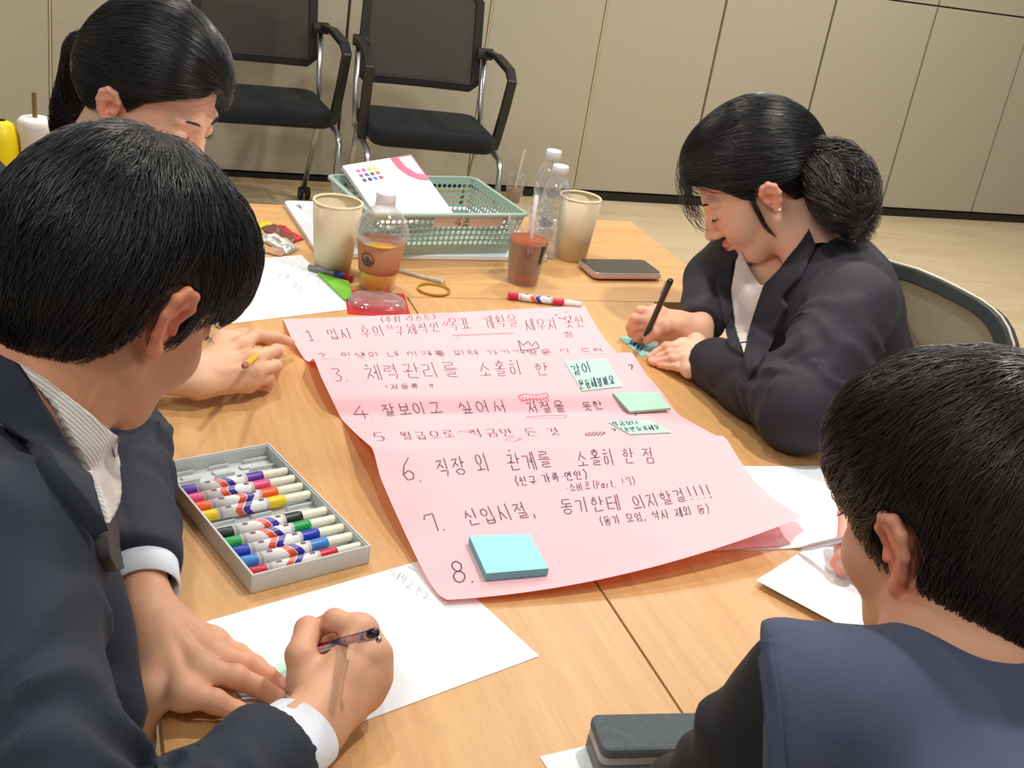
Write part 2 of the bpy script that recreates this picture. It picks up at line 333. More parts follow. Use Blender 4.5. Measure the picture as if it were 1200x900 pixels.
def text_strokes(txt):
    """strokes in 'em' units along a baseline"""
    out = []; x = 0; r = random.Random(len(txt)*7+ord(txt[0]))
    for ch in txt:
        if ch == ' ': x += .55; continue
        if 0xAC00 <= ord(ch) <= 0xD7A3: g, w_ = syllable(ch), 1.0
        else: g, w_ = PUN[ch], (.45 if ch in '.,·!"' else .62 if ch not in '12345678' else .8)
        jy = r.uniform(-.05, .05); sx = w_ if w_ < 1 else .92
        for s in g: out.append([(x+px*sx+r.uniform(-.02, .02), py+jy+r.uniform(-.02, .02)) for px, py in s])
        x += w_*1.08
    return out, x
def _resample(s, step):
    out = []
    for a, b in zip(s, s[1:]):
        n = max(1, int(math.hypot(b[0]-a[0], b[1]-a[1])/step))
        out += [(a[0]+(b[0]-a[0])*i/n, a[1]+(b[1]-a[1])*i/n) for i in range(n)]
    out.append(s[-1]); return out
class Ink:
    """strokes drawn in the photograph's frame, laid down on a real surface (bvh) as thin flat ribbons"""
    def __init__(s, bvh=None, zplane=None): s.bvh, s.zp, s.bm = bvh, zplane, bmesh.new()
    def hit(s, x, y):
        if s.bvh is None: return Z(x, y, s.zp), Vector((0, 0, 1))
        r = ray(x, y).normalized(); p, n, i, d = s.bvh.ray_cast(CAMP, r)
        if p is None: return None, None
        if n.dot(r) > 0: n = -n
        return p, n
    def stroke(s, pxs, hw, off=.0007, step=2):
        P = []
        for q in _resample(pxs, step):
            p, n = s.hit(*q)
            if p is not None: P.append((p+n*off, n))
        if len(P) < 2: return
        prev = None
        for i, (p, n) in enumerate(P):
            d = P[min(i+1, len(P)-1)][0]-P[max(i-1, 0)][0]
            if d.length < 1e-7: continue
            sd = d.cross(n).normalized()*hw
            a, b = s.bm.verts.new(p+sd), s.bm.verts.new(p-sd)
            if prev: 
                if (P[i][0]-P[i-1][0]).length < .022: s.bm.faces.new((prev[0], prev[1], b, a))
            prev = (a, b)
    def text(s, txt, start, end, up, hw=.0006, step=2, thin=.72):
        st, wd = text_strokes(txt); sx, sy = start; ex, ey = end; ux, uy = up
        for k in st: s.stroke([(sx+(ex-sx)*px/wd+ux*py, sy+(ey-sy)*px/wd+uy*py) for px, py in k], hw*(1.5 if len(k) == 2 and math.dist(*k) < .16 else thin), step=step)
    def done(s, name, m, parent): o = obj(name, s.bm, m, parent); o['kind'] = 'stuff'; return o
def bvh_of(o):
    me = o.data; return BVHTree.FromPolygons([v.co.copy() for v in me.vertices], [tuple(p.vertices) for p in me.polygons])

ink_black = mat('black_marker_ink', (80, 60, 70), .7); ink_red = mat('red_ballpoint_ink', (214, 96, 118), .7); ink_navy = mat('navy_pen_ink', (38, 44, 92), .7); ink_grey = mat('pencil_grey', (165, 172, 180), .7)

# ---------------------------------------------------------------- the pink poster, folded like an accordion
def paper_mat(name, col, trans=.35, tcol=None):
    m = mat(name, col, .75, spec=.25); nt = m.node_tree; b = nt.nodes['Principled BSDF']
    tr = nt.nodes.new('ShaderNodeBsdfTranslucent'); tr.inputs['Color'].default_value = srgb(*(tcol or col)); mx = nt.nodes.new('ShaderNodeMixShader'); mx.inputs[0].default_value = trans
    out = nt.nodes['Material Output']; nt.links.new(b.outputs[0], mx.inputs[1]); nt.links.new(tr.outputs[0], mx.inputs[2]); nt.links.new(mx.outputs[0], out.inputs['Surface']); return m
pink = paper_mat('pink_poster_paper', (252, 210, 217), .22, (255, 120, 100))
poster = empty('poster', 'large pink accordion-folded paper with the numbered handwritten list', 'poster', Z(650, 540, TZ))
rows = [  # left px, right px, z left, z right, sag of the middle in px
 ((332, 374), (686, 358), .002, .002, 1), ((336, 384), (690, 367), .008, .008, 0), ((342, 397), (700, 384), .014, .014, 0), ((349, 409), (710, 399), .009, .009, 0), ((357, 421), (724, 414), .002, .002, 0), ((362, 424), (735, 418), .010, .010, 0),
 ((367, 420), (739, 413), .027, .027, 0), ((369, 423), (742, 415), .030, .030, 0), ((377, 443), (757, 438), .026, .026, 0), ((388, 466), (777, 461), .020, .020, 0), ((398, 487), (791, 481), .003, .003, 0), ((402, 493), (797, 487), .003, .003, 0), ((418, 509), (818, 499), .020, .020, 0),
 ((433, 522), (838, 510), .034, .034, 0), ((436, 525), (847, 511), .038, .038, 0), ((439, 533), (853, 517), .0365, .038, 0), ((446, 560), (866, 538), .028, .036, 0), ((461, 595), (882, 561), .0215, .034, 1), ((476, 628), (904, 582), .014, .034, 4),
 ((490, 657), (922, 595), .010, .035, 8), ((503, 682), (932, 601), .006, .036, 13), ((514, 697), (937, 604), .005, .037, 17), ((524, 703), (940, 606), .007, .037, 18)]
def row_pt(rw, t):
    (lx, ly), (rx, ry), zl, zr, sg = rw; s = 4*t*(1-t)
    # table keeps the paper's middle down where the sheet sags
    z = zl+(zr-zl)*t**1.6
    return Z(lx+(rx-lx)*t, ly+(ry-ly)*t+sg*s, TZ+z)
ctrl = [[row_pt(rw, i/24) for i in range(25)] for rw in rows]
def crm(a, b, c, d, t): return .5*((2*b)+(-a+c)*t+(2*a-5*b+4*c-d)*t*t+(-a+3*b-3*c+d)*t*t*t)
sub = 4; grid = []
for j in range(len(ctrl)-1):
    for k in range(sub):
        t = k/sub; a, b, c, d = ctrl[max(j-1, 0)], ctrl[j], ctrl[j+1], ctrl[min(j+2, len(ctrl)-1)]
        rw = []
        for i in range(25):
            p = crm(a[i], b[i], c[i], d[i], t); q = b[i].lerp(c[i], t); r = q.lerp(p, .35); r.z = max(r.z, TZ+.0012); rw.append(r)
        grid.append(rw)
grid.append(ctrl[-1])
bm = bmesh.new(); g = [[bm.verts.new(p) for p in r] for r in grid]
for j in range(len(g)-1):
    for i in range(24): bm.faces.new((g[j][i], g[j+1][i], g[j+1][i+1], g[j][i+1]))
sheet = obj('paper_sheet', bm, pink, None, smooth=True)
pb = bvh_of(sheet); set_parent_keep(sheet, poster)
# turned-under corner that shows below the right end, and the small curl at the lower left
bm = bmesh.new()
q = [Z(832, 646, TZ+.0025), Z(953, 636.5, TZ+.0015), Z(934, 611, TZ+.004), Z(905, 612, TZ+.012), Z(870, 630, TZ+.010)]
bm.faces.new([bm.verts.new(p) for p in q]); bmesh.ops.subdivide_edges(bm, edges=bm.edges, cuts=3, use_grid_fill=True)
o = obj('turned_corner', bm, pink, None, smooth=True); set_parent_keep(o, poster)
bm = bmesh.new()
q = [Z(492, 656, TZ+.004), Z(506, 682, TZ+.003), Z(534, 700, TZ+.003), Z(520, 704, TZ+.0016), Z(512, 697, TZ+.0014)]
bm.faces.new([bm.verts.new(p) for p in q]); o = obj('turned_corner', bm, pink, None); set_parent_keep(o, poster)
ink = Ink(pb)
ink.text('<후회 리스트>', (445, 378.5), (513, 375), (-1, -7), .0007)
ink.text('1. 입사 후의', (360, 400), (454, 394), (-5, -12), .0007)
ink.text('구체적인', (464, 394), (520, 388), (-4, -11), .0007)
ink.text('목표· 계획을', (527, 388), (610, 382), (-4, -14), .0007)
ink.text('세우지 못한', (617, 388), (689, 383), (-4, -13), .0007)
ink.text('점', (661, 396), (675, 395), (-1, -7), .0006)
ink.text('2. 인생의 내 미래를 위해 자기개발을 더 도전', (374, 421), (712, 415), (-3, -7), .0006, step=2)
ink.text('3.', (392, 447), (413, 446), (-5, -15), .0007)
ink.text('체력관리를', (430, 445), (543, 442), (-6, -17), .0007)
ink.text('소홀히', (562, 442), (616, 439), (-4, -17), .0007)
ink.text('한', (628, 440), (647, 439), (-3, -14), .0007)
ink.text('ㄴ저등록..ㅠ', (451, 457), (510, 455), (-1, -6), .0006, step=2)
ink.text('4.', (415, 490), (446, 489), (-5, -15), .0007)
ink.text('잘보이고', (450, 488), (522, 484), (-5, -14), .0007)
ink.text('싶어서', (540, 485), (600, 483), (-5, -14), .0007)
ink.text('저절을', (620, 484), (666, 482), (-5, -13), .0007)
ink.text('못한', (684, 482), (710, 479), (-4, -10), .0007)
ink.text('5.', (440, 517), (464, 516), (-5, -10), .0009, step=2)
ink.text('월급으로', (472, 516), (537, 513), (-5, -9), .0009, step=2)
ink.text('적금만 든 것..', (553, 513), (678, 510), (-5, -9), .0009, step=2)
ink.stroke([(686, 508), (708, 506), (709, 509), (687, 511), (686, 508)], .0005); 
for i in range(5): ink.stroke([(688+4*i, 511), (692+4*i, 507)], .0005)
ink.text('6.', (472, 564), (502, 563), (-5, -25), .0008)
ink.text('직장 외', (515, 560), (578, 552), (-6, -20), .0008)
ink.text('관계를', (597, 552), (651, 548), (-6, -19), .0008)
ink.text('소홀히 한 점', (677, 547), (771, 542), (-4, -18), .0008)
for a in ((596, 528), (622, 531)): ink.stroke([a, (a[0]+1.5, a[1]+.5)], .0012)
ink.text('7.', (500, 624), (530, 621), (-6, -20), .0008)
ink.text('신입시절,', (549, 617), (634, 605), (-8, -18), .0008)
ink.text('동기한테', (658, 604), (731, 597), (-4, -17), .0008)
ink.text('의지할걸!!!!', (744, 597), (838, 583), (-6, -15), .0008)
ink.text('(동기 모임, 석사 제외 등)', (702, 617), (835, 601), (-3, -10), .0007)
ink.text('8.', (529, 684), (564, 681), (-5, -24), .0009)
ink.text('·소비조(Part. ㄴ7)', (664, 577), (747, 568), (-2, -9), .0006)
for pts in ([(650, 370), (653, 369)], [(655, 372), (657, 374)], [(662, 366), (665, 366)], [(667, 370), (669, 373)], [(659, 374), (661, 373)]): ink.stroke(pts, .0008, step=1)
ink.stroke([(611, 411), (607, 399), (613, 405), (619, 400), (623, 406), (628, 400), (632, 408), (613, 411)], .0006)
for a, b in (((736, 428), (740, 433)), ((735, 462), (742, 470)), ((738, 482), (745, 487)), ((716, 503), (720, 505))): ink.stroke([a, ((a[0]+b[0])/2+3, a[1]), b], .001, step=1)
o = ink.done('handwriting', ink_black, None); set_parent_keep(o, poster)
ink = Ink(pb)
ink.text('(친구·가족·연인)', (603, 570), (692, 561), (-3, -10), .0008)
o = ink.done('navy_handwriting', ink_navy, None); set_parent_keep(o, poster)
ink = Ink(pb)
ink.stroke([(456, 386), (454, 381)], .0007, step=1); ink.stroke([(460, 386), (458, 381)], .0007, step=1); ink.stroke([(519, 382), (521, 377)], .0007, step=1); ink.stroke([(523, 382), (525, 377)], .0007, step=1)
ink.stroke([(530+6*i, 393-.25*i+(1 if i % 2 else 0)) for i in range(13)], .0005)
ink.stroke([(607, 464), (615, 462), (628, 463), (640, 461), (643, 464), (636, 468), (620, 468), (611, 470), (607, 464)], .0005)
for i in range(8): ink.stroke([(612+4*i, 465), (613+4.3*i, 471)], .0005, step=2)
ink.stroke([(617, 489), (640, 487), (664, 487), (662, 490), (630, 491), (617, 489)], .0005)
ink.stroke([(536, 507), (542, 505), (547, 507), (552, 505), (557, 506)], .0005); ink.stroke([(592, 515), (602, 513), (612, 514), (602, 518), (592, 516)], .0005)
o = ink.done('red_marks', ink_red, None); set_parent_keep(o, poster)

# ---------------------------------------------------------------- sticky notes
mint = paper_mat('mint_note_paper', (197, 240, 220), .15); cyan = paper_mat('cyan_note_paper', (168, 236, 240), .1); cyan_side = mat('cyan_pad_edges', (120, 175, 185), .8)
def note(label, quad, th, m, side=None, bvh=None, lift=.0008, curl=0, z=None):
    """a note laid on the poster: quad in photo pixels, thickness th"""
    t = empty('sticky_note', label, 'sticky note', (0, 0, 0), 0)
    n = 8; bm = bmesh.new(); G = []
    for j in range(n+1):
        r = []
        for i in range(n+1):
            u, v = i/n, j/n; x = (quad[0][0]*(1-u)+quad[1][0]*u)*(1-v)+(quad[3][0]*(1-u)+quad[2][0]*u)*v; y = (quad[0][1]*(1-u)+quad[1][1]*u)*(1-v)+(quad[3][1]*(1-u)+quad[2][1]*u)*v
            if bvh: p, nn = Ink(bvh).hit(x, y)
            else: p = None
            if p is None: p = Z(x, y, z or TZ+.003)
            r.append(p)
        G.append(r)
    # flat sheet resting on the high points of what it lies on, with a lifted edge
    for th_, nm, mm, dz in ((th, 'pad', side or m, lift),) if th > .002 else ():
        pass
    cs = [G[0][0], G[0][n], G[n][n], G[n][0]]; ce = sum(cs, Vector())/4
    flat = (th > .002)
    top = []
    for j in range(n+1):
        for i in range(n+1):
            u, v = i/n, j/n
            p = (cs[0]*(1-u)+cs[1]*u)*(1-v)+(cs[3]*(1-u)+cs[2]*u)*v if flat else G[j][i].copy()
            p.z += lift + th + curl*v*v; top.append(p)
    lo = [p-Vector((0, 0, max(th, .0002)*(.92 if flat else 1))) for p in top]
    bm = bmesh.new(); a = [bm.verts.new(p) for p in top]; b = [bm.verts.new(p) for p in lo]; ix = lambda j, i: j*(n+1)+i
    for j in range(n):
        for i in range(n):
            bm.faces.new((a[ix(j, i)], a[ix(j+1, i)], a[ix(j+1, i+1)], a[ix(j, i+1)]))
    o1 = None
    bm2 = bmesh.new(); a2 = [bm2.verts.new(p-Vector((0, 0, .00005))) for p in top]; b2 = [bm2.verts.new(p) for p in lo]
    edge = [ix(0, i) for i in range(n)]+[ix(j, n) for j in range(n)]+[ix(n, i) for i in range(n, 0, -1)]+[ix(j, 0) for j in range(n, 0, -1)]
    for q in range(len(edge)):
        e, f = edge[q], edge[(q+1) % len(edge)]; bm2.faces.new((a2[e], a2[f], b2[f], b2[e]))
    bm2.faces.new([b2[e] for e in edge])
    bm.verts.ensure_lookup_table()
    o1 = obj('top_sheet', bm, m, t, smooth=True); 
    if flat: obj('pad', bm2, side or m, t)
    else: bm2.free()
    return t, bvh_of(o1)
# the cyan pad: its top face corners as seen, 9 mm above the poster
def note_pad(label, quad_top, h, m, side, zbase=None):
    t = empty('sticky_pad', label, 'sticky notes', Z(*quad_top[3], TZ))
    tops = []
    for i, q in enumerate(quad_top):
        zb = zbase[i] if isinstance(zbase, (list, tuple)) else zbase
        tops.append(Z(*q, zb+h))
    bm = bmesh.new(); bm.faces.new([bm.verts.new(p) for p in tops]); o = obj('top_sheet', bm, m, None); set_parent_keep(o, t); top_b = bvh_of(o)
    bm = bmesh.new(); a = [bm.verts.new(p-Vector((0, 0, .0003))) for p in tops]; b = [bm.verts.new(p-Vector((0, 0, h))) for p in tops]
    bm.faces.new(b[::-1]); bm.faces.new(a)
    for i in range(4): j = (i+1) % 4; bm.faces.new((a[i], a[j], b[j], b[i]))
    o = obj('pad', bm, side, None); set_parent_keep(o, t); return t, top_b
def zpos(x, y): p, n = Ink(pb).hit(x, y); return p.z+.0006
note_pad('thick cyan sticky note pad lying beside the number 8', [(550, 628), (620, 626), (643, 666), (570, 672)], .009, cyan, cyan_side, [zpos(552, 632), zpos(618, 630), zpos(640, 670), zpos(572, 676)])
zc = [zpos(*q) for q in ((722, 463), (764, 462), (786, 478), (740, 483))]
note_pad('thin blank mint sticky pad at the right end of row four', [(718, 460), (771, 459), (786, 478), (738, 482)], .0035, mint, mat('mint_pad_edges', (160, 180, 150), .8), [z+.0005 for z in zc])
t, nb = note('mint sticky note with two lines of writing at row three', [(661, 425), (710, 421), (729, 454), (682, 459)], .0003, mint, bvh=pb, lift=.0012)
ik = Ink(nb); ik.text('같이', (672, 441), (696, 436), (-4, -12), .0011, step=2); ik.text('운동해볼까요', (680, 457), (722, 450), (-3, -10), .0011, step=2); ik.done('handwriting', ink_navy, t)
t, nb = note('mint sticky note with dense writing at row five', [(711, 495), (762, 494), (787, 508), (738, 510)], .0003, mint, bvh=pb, lift=.0012)
ik = Ink(nb); ik.text('적금보다', (719, 500), (750, 497), (-3, -5), .0009, step=1); ik.text('목돈만들기해요', (726, 507), (775, 503), (-3, -5), .0009, step=1); ik.done('handwriting', ink_navy, t)

# ---------------------------------------------------------------- sheets of paper
white_p = paper_mat('white_printer_paper', (233, 238, 242), .06, (255, 255, 255))
def sheet_paper(label, corners, h=.0012, curl=None, n=10, name='paper_sheet'):
    a, b, c, d = [Vector((p.x, p.y, 0)) for p in corners]; bm = bmesh.new(); G = []
    for j in range(n+1):
        r = []
        for i in range(n+1):
            u, v = i/n, j/n; p = (a*(1-u)+b*u)*(1-v)+(d*(1-u)+c*u)*v; p.z = TZ+h+(curl(u, v) if curl else 0); r.append(bm.verts.new(p))
        G.append(r)
    for j in range(n):
        for i in range(n): bm.faces.new((G[j][i], G[j+1][i], G[j+1][i+1], G[j][i+1]))
    o = obj(name, bm, white_p, None, smooth=True); tag(o, label, 'paper'); return o
A_, C_, D_ = Z(220, 735, TZ), Z(420, 848, TZ), Z(632, 769.4, TZ); u_ = (D_-C_).normalized()
n_ = Vector((-u_.y, u_.x, 0)); w_ = (D_-A_).dot(u_); h_ = (A_-C_).dot(n_); B0 = D_-u_*w_
s1 = sheet_paper('white paper under the writing hand of the man at left', [A_, A_+u_*w_, A_+u_*w_-n_*h_, A_-n_*h_], h=.0006)
ik = Ink(bvh_of(s1)); 
ik.text('ㄴ대학교 친구', (455, 672), (500, 706), (5, -8), .0004, step=2); ik.stroke([(478, 664), (488, 670)], .0004, step=2); ik.done('pencil_writing', ink_grey, s1)
C1, C2 = Z(353, 299, TZ), Z(416, 362, TZ); E_ = Z(266, 380, TZ); v_ = (E_-C2).normalized(); L_ = .36*(C1-C2).length/.2515
s2 = sheet_paper('white paper in front of the snack wrappers on the left table seam', [C1+v_*.33, C1, C2, C2+v_*.33], h=.0006)
ik = Ink(bvh_of(s2)); ik.text('ㄴ관리 목표', (338, 312), (385, 345), (6, -6), .0003, step=2); ik.text('ㄴ저축 계획', (318, 318), (352, 346), (6, -6), .0003, step=2); ik.done('pencil_writing', ink_grey, s2)
p1, p2 = Z(969, 546.5, TZ), Z(840, 546.5, TZ); dirx = (p1-p2).normalized(); dn = Vector((dirx.y, -dirx.x, 0))
s3 = sheet_paper("white paper under the poster's right end, curling up toward the near head", [p1-dirx*.27, p1, p1+dn*.20, p1-dirx*.27+dn*.20], h=.0004, curl=lambda u, v: .0+.016*max(0, (v-.45)/.55)**1.5*max(0, (u-.35)/.65))
q1 = Z(884, 687, TZ); e1 = (Z(955, 637, TZ)-q1).normalized(); e2 = (Z(971, 743, TZ)-q1).normalized(); e2 = (e2-e1*e2.dot(e1)).normalized()
s4 = sheet_paper('white paper the near man at right is writing on', [q1+e1*.27, q1, q1+e2*.19, q1+e1*.27+e2*.19], h=.0022, curl=lambda u, v: .006*u**3)
q1 = Z(632, 887, TZ); e1 = Vector((1, .12, 0)).normalized(); e2 = Vector((.12, -1, 0)).normalized()
sheet_paper('white paper corner at the bottom edge beside the grey felt case', [q1, q1+e1*.075, q1+e1*.075+e2*.06, q1+e2*.06], h=.0006)
# small cyan notes under the writing hands
def flat_note(label, quad, m=cyan, h=.0022):
    c = [Z(*q, TZ+h) for q in quad]; bm = bmesh.new(); bm.faces.new([bm.verts.new(p) for p in c]); bmesh.ops.subdivide_edges(bm, edges=bm.edges, cuts=2, use_grid_fill=True)
    o = obj('sticky_note', bm, m, None); return tag(o, label, 'sticky note')
flat_note('pale green sticky note half hidden between the left man\'s hands', [(296, 790), (338, 773), (385, 803), (352, 828)], mint)
o = flat_note('small blue-green sticky note under the black pen of the woman in profile', [(726, 396), (748, 392), (778, 409), (752, 418)], paper_mat('teal_note_paper', (150, 205, 205), .1), .001)
ik = Ink(bvh_of(o)); ik.text('함께 하기', (737, 403), (752, 412), (3, -5), .0008, step=1); ik.done('handwriting', ink_navy, o)

# ---------------------------------------------------------------- marker tray and markers
greycard = mat('grey_white_tray_card', (205, 205, 200), .5); tray_in = mat('tray_plastic', (205, 212, 210), .28)
ca, cb, cc, cd_ = Z(194, 543, .742), Z(308, 519, .742), Z(438, 635, .742), Z(291, 680, .742)
cen = (ca+cb+cc+cd_)/4; lx = ((cd_-ca)+(cc-cb)).normalized(); lx.z = 0; lx.normalize(); ly = Vector((-lx.y, lx.x, 0))
LN = ((cd_-ca).length+(cc-cb).length)/2; WN = ((cb-ca).dot(ly)+(cc-cd_).dot(ly))/2
box_t = empty('marker_tray', 'open grey-white cardboard tray of felt markers on the left table', 'tray', (cen.x, cen.y, TZ), math.atan2(lx.y, lx.x))
hl, hw_ = LN/2, WN/2
def wall4(bm, hl, hw, t, z0, z1):
    box(bm, (-hl, -hw, z0), (hl, -hw+t, z1)); box(bm, (-hl, hw-t, z0), (hl, hw, z1)); box(bm, (-hl, -hw+t, z0), (-hl+t, hw-t, z1)); box(bm, (hl-t, -hw+t, z0), (hl, hw-t, z1))
bm = bmesh.new(); wall4(bm, hl, hw_, .0022, .0005, .0225); box(bm, (-hl+.002, -hw_+.002, .0005), (hl-.002, hw_-.002, .002)); obj('card_box', bm, greycard, box_t, bevel=.0006)
bm = bmesh.new(); wall4(bm, hl-.0024, hw_-.0024, .0012, .003, .021); box(bm, (-hl+.004, -hw_+.004, .003), (hl-.004, hw_-.004, .006))
obj('plastic_insert', bm, tray_in, box_t, bevel=.0005)
bm = bmesh.new()
mkp = [((210, 576), (333, 550)), ((215, 586), (341, 559)), ((224, 596), (351, 569)), ((234, 608), (362, 580)), ((253, 626), (383, 597)), ((262, 638), (393, 606)), ((273, 648), (404, 617)), ((284, 660), (414, 626)), ((294, 668), (427, 634))]
Mi = (Matrix.Translation(box_t.location) @ Matrix.Rotation(box_t.rotation_euler.z, 4, 'Z')).inverted()
loc = [((Mi @ Z(*a, .736)), (Mi @ Z(*b, .736))) for a, b in mkp]
xs_ = np.array([(a.x+b.x)/2 for a, b in loc]); idx = np.array([2, 3, 4, 5, 7, 8, 9, 10, 11]); pf = np.polyfit(idx, xs_, 1)
def slot_x(k): return pf[0]*k+pf[1]
for k in range(0, 13):
    x = slot_x(k-.5)
    if abs(x) > hl-.008: continue
    for y0, y1 in ((-hw_+.006, -hw_*.45), (-.012, .012), (hw_*.45, hw_-.006)): box(bm, (x-.0012, y0, .006), (x+.0012, y1, .0105))
obj('slot_ridges', bm, tray_in, box_t, bevel=.0005)
for k in (0, 1, 6):
    bm = bmesh.new(); x = slot_x(k)
    for y in (-hw_*.55, 0, hw_*.5): box(bm, (x-.004, y-.011, .006), (x+.004, y+.011, .0085))
    obj('slot_pad', bm, tray_in, box_t, bevel=.001)
white_lab = mat('marker_white_label', (240, 240, 240), .35); cream = mat('marker_cream_cap', (232, 232, 212), .4)
stripe_r = mat('label_red_stripe', (228, 92, 62), .4); stripe_b = mat('label_blue_stripe', (62, 48, 160), .4); lab_k = mat('label_dark_print', (110, 80, 100), .5)
ML = .130
def marker(label, cname, col, loc, rot, roll=0, group='felt markers in the grey tray', r=.0062, flat=False):
    cm = mat('ink_'+cname, col, .35); t = empty('felt_marker', label, 'marker', loc, 0, group); t.rotation_euler = rot
    X = frame((0, 0, 0), (0, 1, 0), zdir=(1, 0, 0)) # lathe axis z -> +x
    h = ML/2; S = lambda pr, nm, mm, **k: obj(nm, L(pr, 18, X, **k), mm, t, smooth=False)
    for o in (S([(r*.8, -h), (r*.95, -h+.001), (r, -h+.002), (r, -h+.018)], 'end_plug', cm, cap0=True),
        S([(r*1.02, -h+.018), (r*1.02, h-.052)], 'barrel_label', white_lab, cap0=True, cap1=True),
        S([(r, h-.052), (r*1.0, h-.036), (r*.9, h-.032)], 'collar', cm, cap1=True),
        S([(r*.82, h-.034), (r*.78, h-.004), (r*.7, h-.0005), (r*.5, h)], 'cap', cream, cap1=True)):
        o.data.polygons.foreach_set('use_smooth', [len(p.vertices) == 4 for p in o.data.polygons])
    def band(x0, x1, slant, mm, nm, a0=0, a1=2*PI, rr=1.035):
        bm = bmesh.new(); n = 16; A = []
        for i in range(n+1):
            a = a0+(a1-a0)*i/n; s = slant*(abs(((a+roll) % (2*PI))/PI-1)-.5)
            A.append([bm.verts.new((x+s, r*rr*math.cos(a), r*rr*math.sin(a))) for x in (x0, x1)])
        for i in range(n): bm.faces.new((A[i][0], A[i+1][0], A[i+1][1], A[i][1]))
        obj(nm, bm, mm, t, smooth=True)
    if not flat:
        band(-.020, -.012, .016, stripe_r, 'red_stripe'); band(-.011, -.003, .016, stripe_b, 'blue_stripe')
    for x in (-.0445, -.0425, .010, .012): band(x, x+.0006, 0, lab_k, 'print_line')
    for k, x in enumerate((-.036, .002)): band(x, x+.006, 0, lab_k, 'print_mark', a0=PI*.42, a1=PI*.6)
    return t
cols = [('purple', (92, 52, 160)), ('pink', (226, 80, 130)), ('orange', (240, 96, 46)), ('yellow', (240, 208, 20)), ('black', (40, 42, 46)), ('green', (28, 160, 80)), ('blue', (26, 56, 170)), ('sky_blue', (62, 132, 206)), ('red', (200, 30, 62))]
pos = ['next to the two empty slots', 'second from the purple one\'s side', 'between the pink and the yellow ones', 'beside the single empty slot', 'on the near side of the single empty slot', 'between the black and the dark blue ones', 'between the green and the sky blue ones', 'second from the near end', 'at the near end, partly turned']
Mw = Matrix.Translation(box_t.location) @ Matrix.Rotation(box_t.rotation_euler.z, 4, 'Z')
for i, ((a, b), (cn, cl), ps) in enumerate(zip(loc, cols, pos)):
    x = slot_x(idx[i]); p = Mw @ Vector((x, (a.y+b.y)/2*.4, .0145)); rz = box_t.rotation_euler.z+PI/2
    marker(f'{cn.replace("_", " ")} felt marker in the grey tray', cn, cl, p, (0, 0, rz), roll=random.uniform(0, 6.28), r=.0066 if i < 8 else .0052)
pa, pb2 = Z(593, 346, TZ+.007), Z(684, 357, TZ+.007); d = pb2-pa
marker('red felt marker lying alone just beyond the top edge of the poster', 'red2', (206, 30, 74), Vector(((pa.x+pb2.x)/2, (pa.y+pb2.y)/2, TZ+.0072)), (0, 0, math.atan2(d.y, d.x)), roll=.6, group=None)
# ---------------------------------------------------------------- basket, cups, bottles, phone
def lathe_obj(name, prof, m, parent, n=32, smooth=True, z0=0, **k):
    o = obj(name, L([(r, z+z0) for r, z in prof], n, **k), m, parent, smooth=smooth); return o
def thin_clear(name, tint=(250, 250, 250), base=.10, edge=.75, gcol=(235, 238, 240)):
    # thin-walled clear plastic: see-through straight on, glossy and denser towards grazing angles
    m = bpy.data.materials.new(name); m.use_nodes = True; nt = m.node_tree; nt.nodes.remove(nt.nodes['Principled BSDF']); out = nt.nodes['Material Output']
    tr = nt.nodes.new('ShaderNodeBsdfTransparent'); tr.inputs[0].default_value = srgb(*tint); gl = nt.nodes.new('ShaderNodeBsdfGlossy'); gl.inputs['Roughness'].default_value = .08; gl.inputs[0].default_value = srgb(*gcol)
    df = nt.nodes.new('ShaderNodeBsdfDiffuse'); df.inputs[0].default_value = srgb(*gcol); m1 = nt.nodes.new('ShaderNodeMixShader'); m1.inputs[0].default_value = .35; nt.links.new(gl.outputs[0], m1.inputs[1]); nt.links.new(df.outputs[0], m1.inputs[2])
    lw = nt.nodes.new('ShaderNodeLayerWeight'); lw.inputs[0].default_value = .35; mp = nt.nodes.new('ShaderNodeMapRange'); mp.inputs['To Min'].default_value = base; mp.inputs['To Max'].default_value = edge; mx = nt.nodes.new('ShaderNodeMixShader')
    nt.links.new(lw.outputs['Facing'], mp.inputs['Value']); nt.links.new(mp.outputs[0], mx.inputs[0]); nt.links.new(tr.outputs[0], mx.inputs[1]); nt.links.new(m1.outputs[0], mx.inputs[2]); nt.links.new(mx.outputs[0], out.inputs['Surface']); MATS[name] = m; return m
clear = thin_clear('clear_plastic'); glassy = thin_clear('clear_thin_pet', base=.14, edge=.8)
capw = mat('white_plastic_cap', (225, 228, 228), .4)
# white board under the basket
f0, f1, bl = Z(372, 300, .724), Z(643, 305, .724), Z(330, 238, .724); ux = (f1-f0).normalized(); nl = (f1-f0).length; uy = Vector((-ux.y, ux.x, 0)); dp = (bl-f0).dot(uy); sk = (bl-f0).dot(ux)
t = empty('whiteboard_panel', 'thin white board lying flat under the green basket', 'board', (f0.x, f0.y, TZ), math.atan2(ux.y, ux.x))
obj('board', prism(bmesh.new(), rrect(0, 0, nl, dp, .014, 5), .0005, .0105), mat('white_board', (226, 232, 238), .3), t, bevel=.002)
ik = Ink(zplane=.7308); ik.stroke([(347, 240), (351, 243), (356, 242)], .0008, step=1); ik.stroke([(350, 239), (353, 246)], .0008, step=1); o = ik.done('pen_scribble', ink_navy, None); set_parent_keep(o, t)
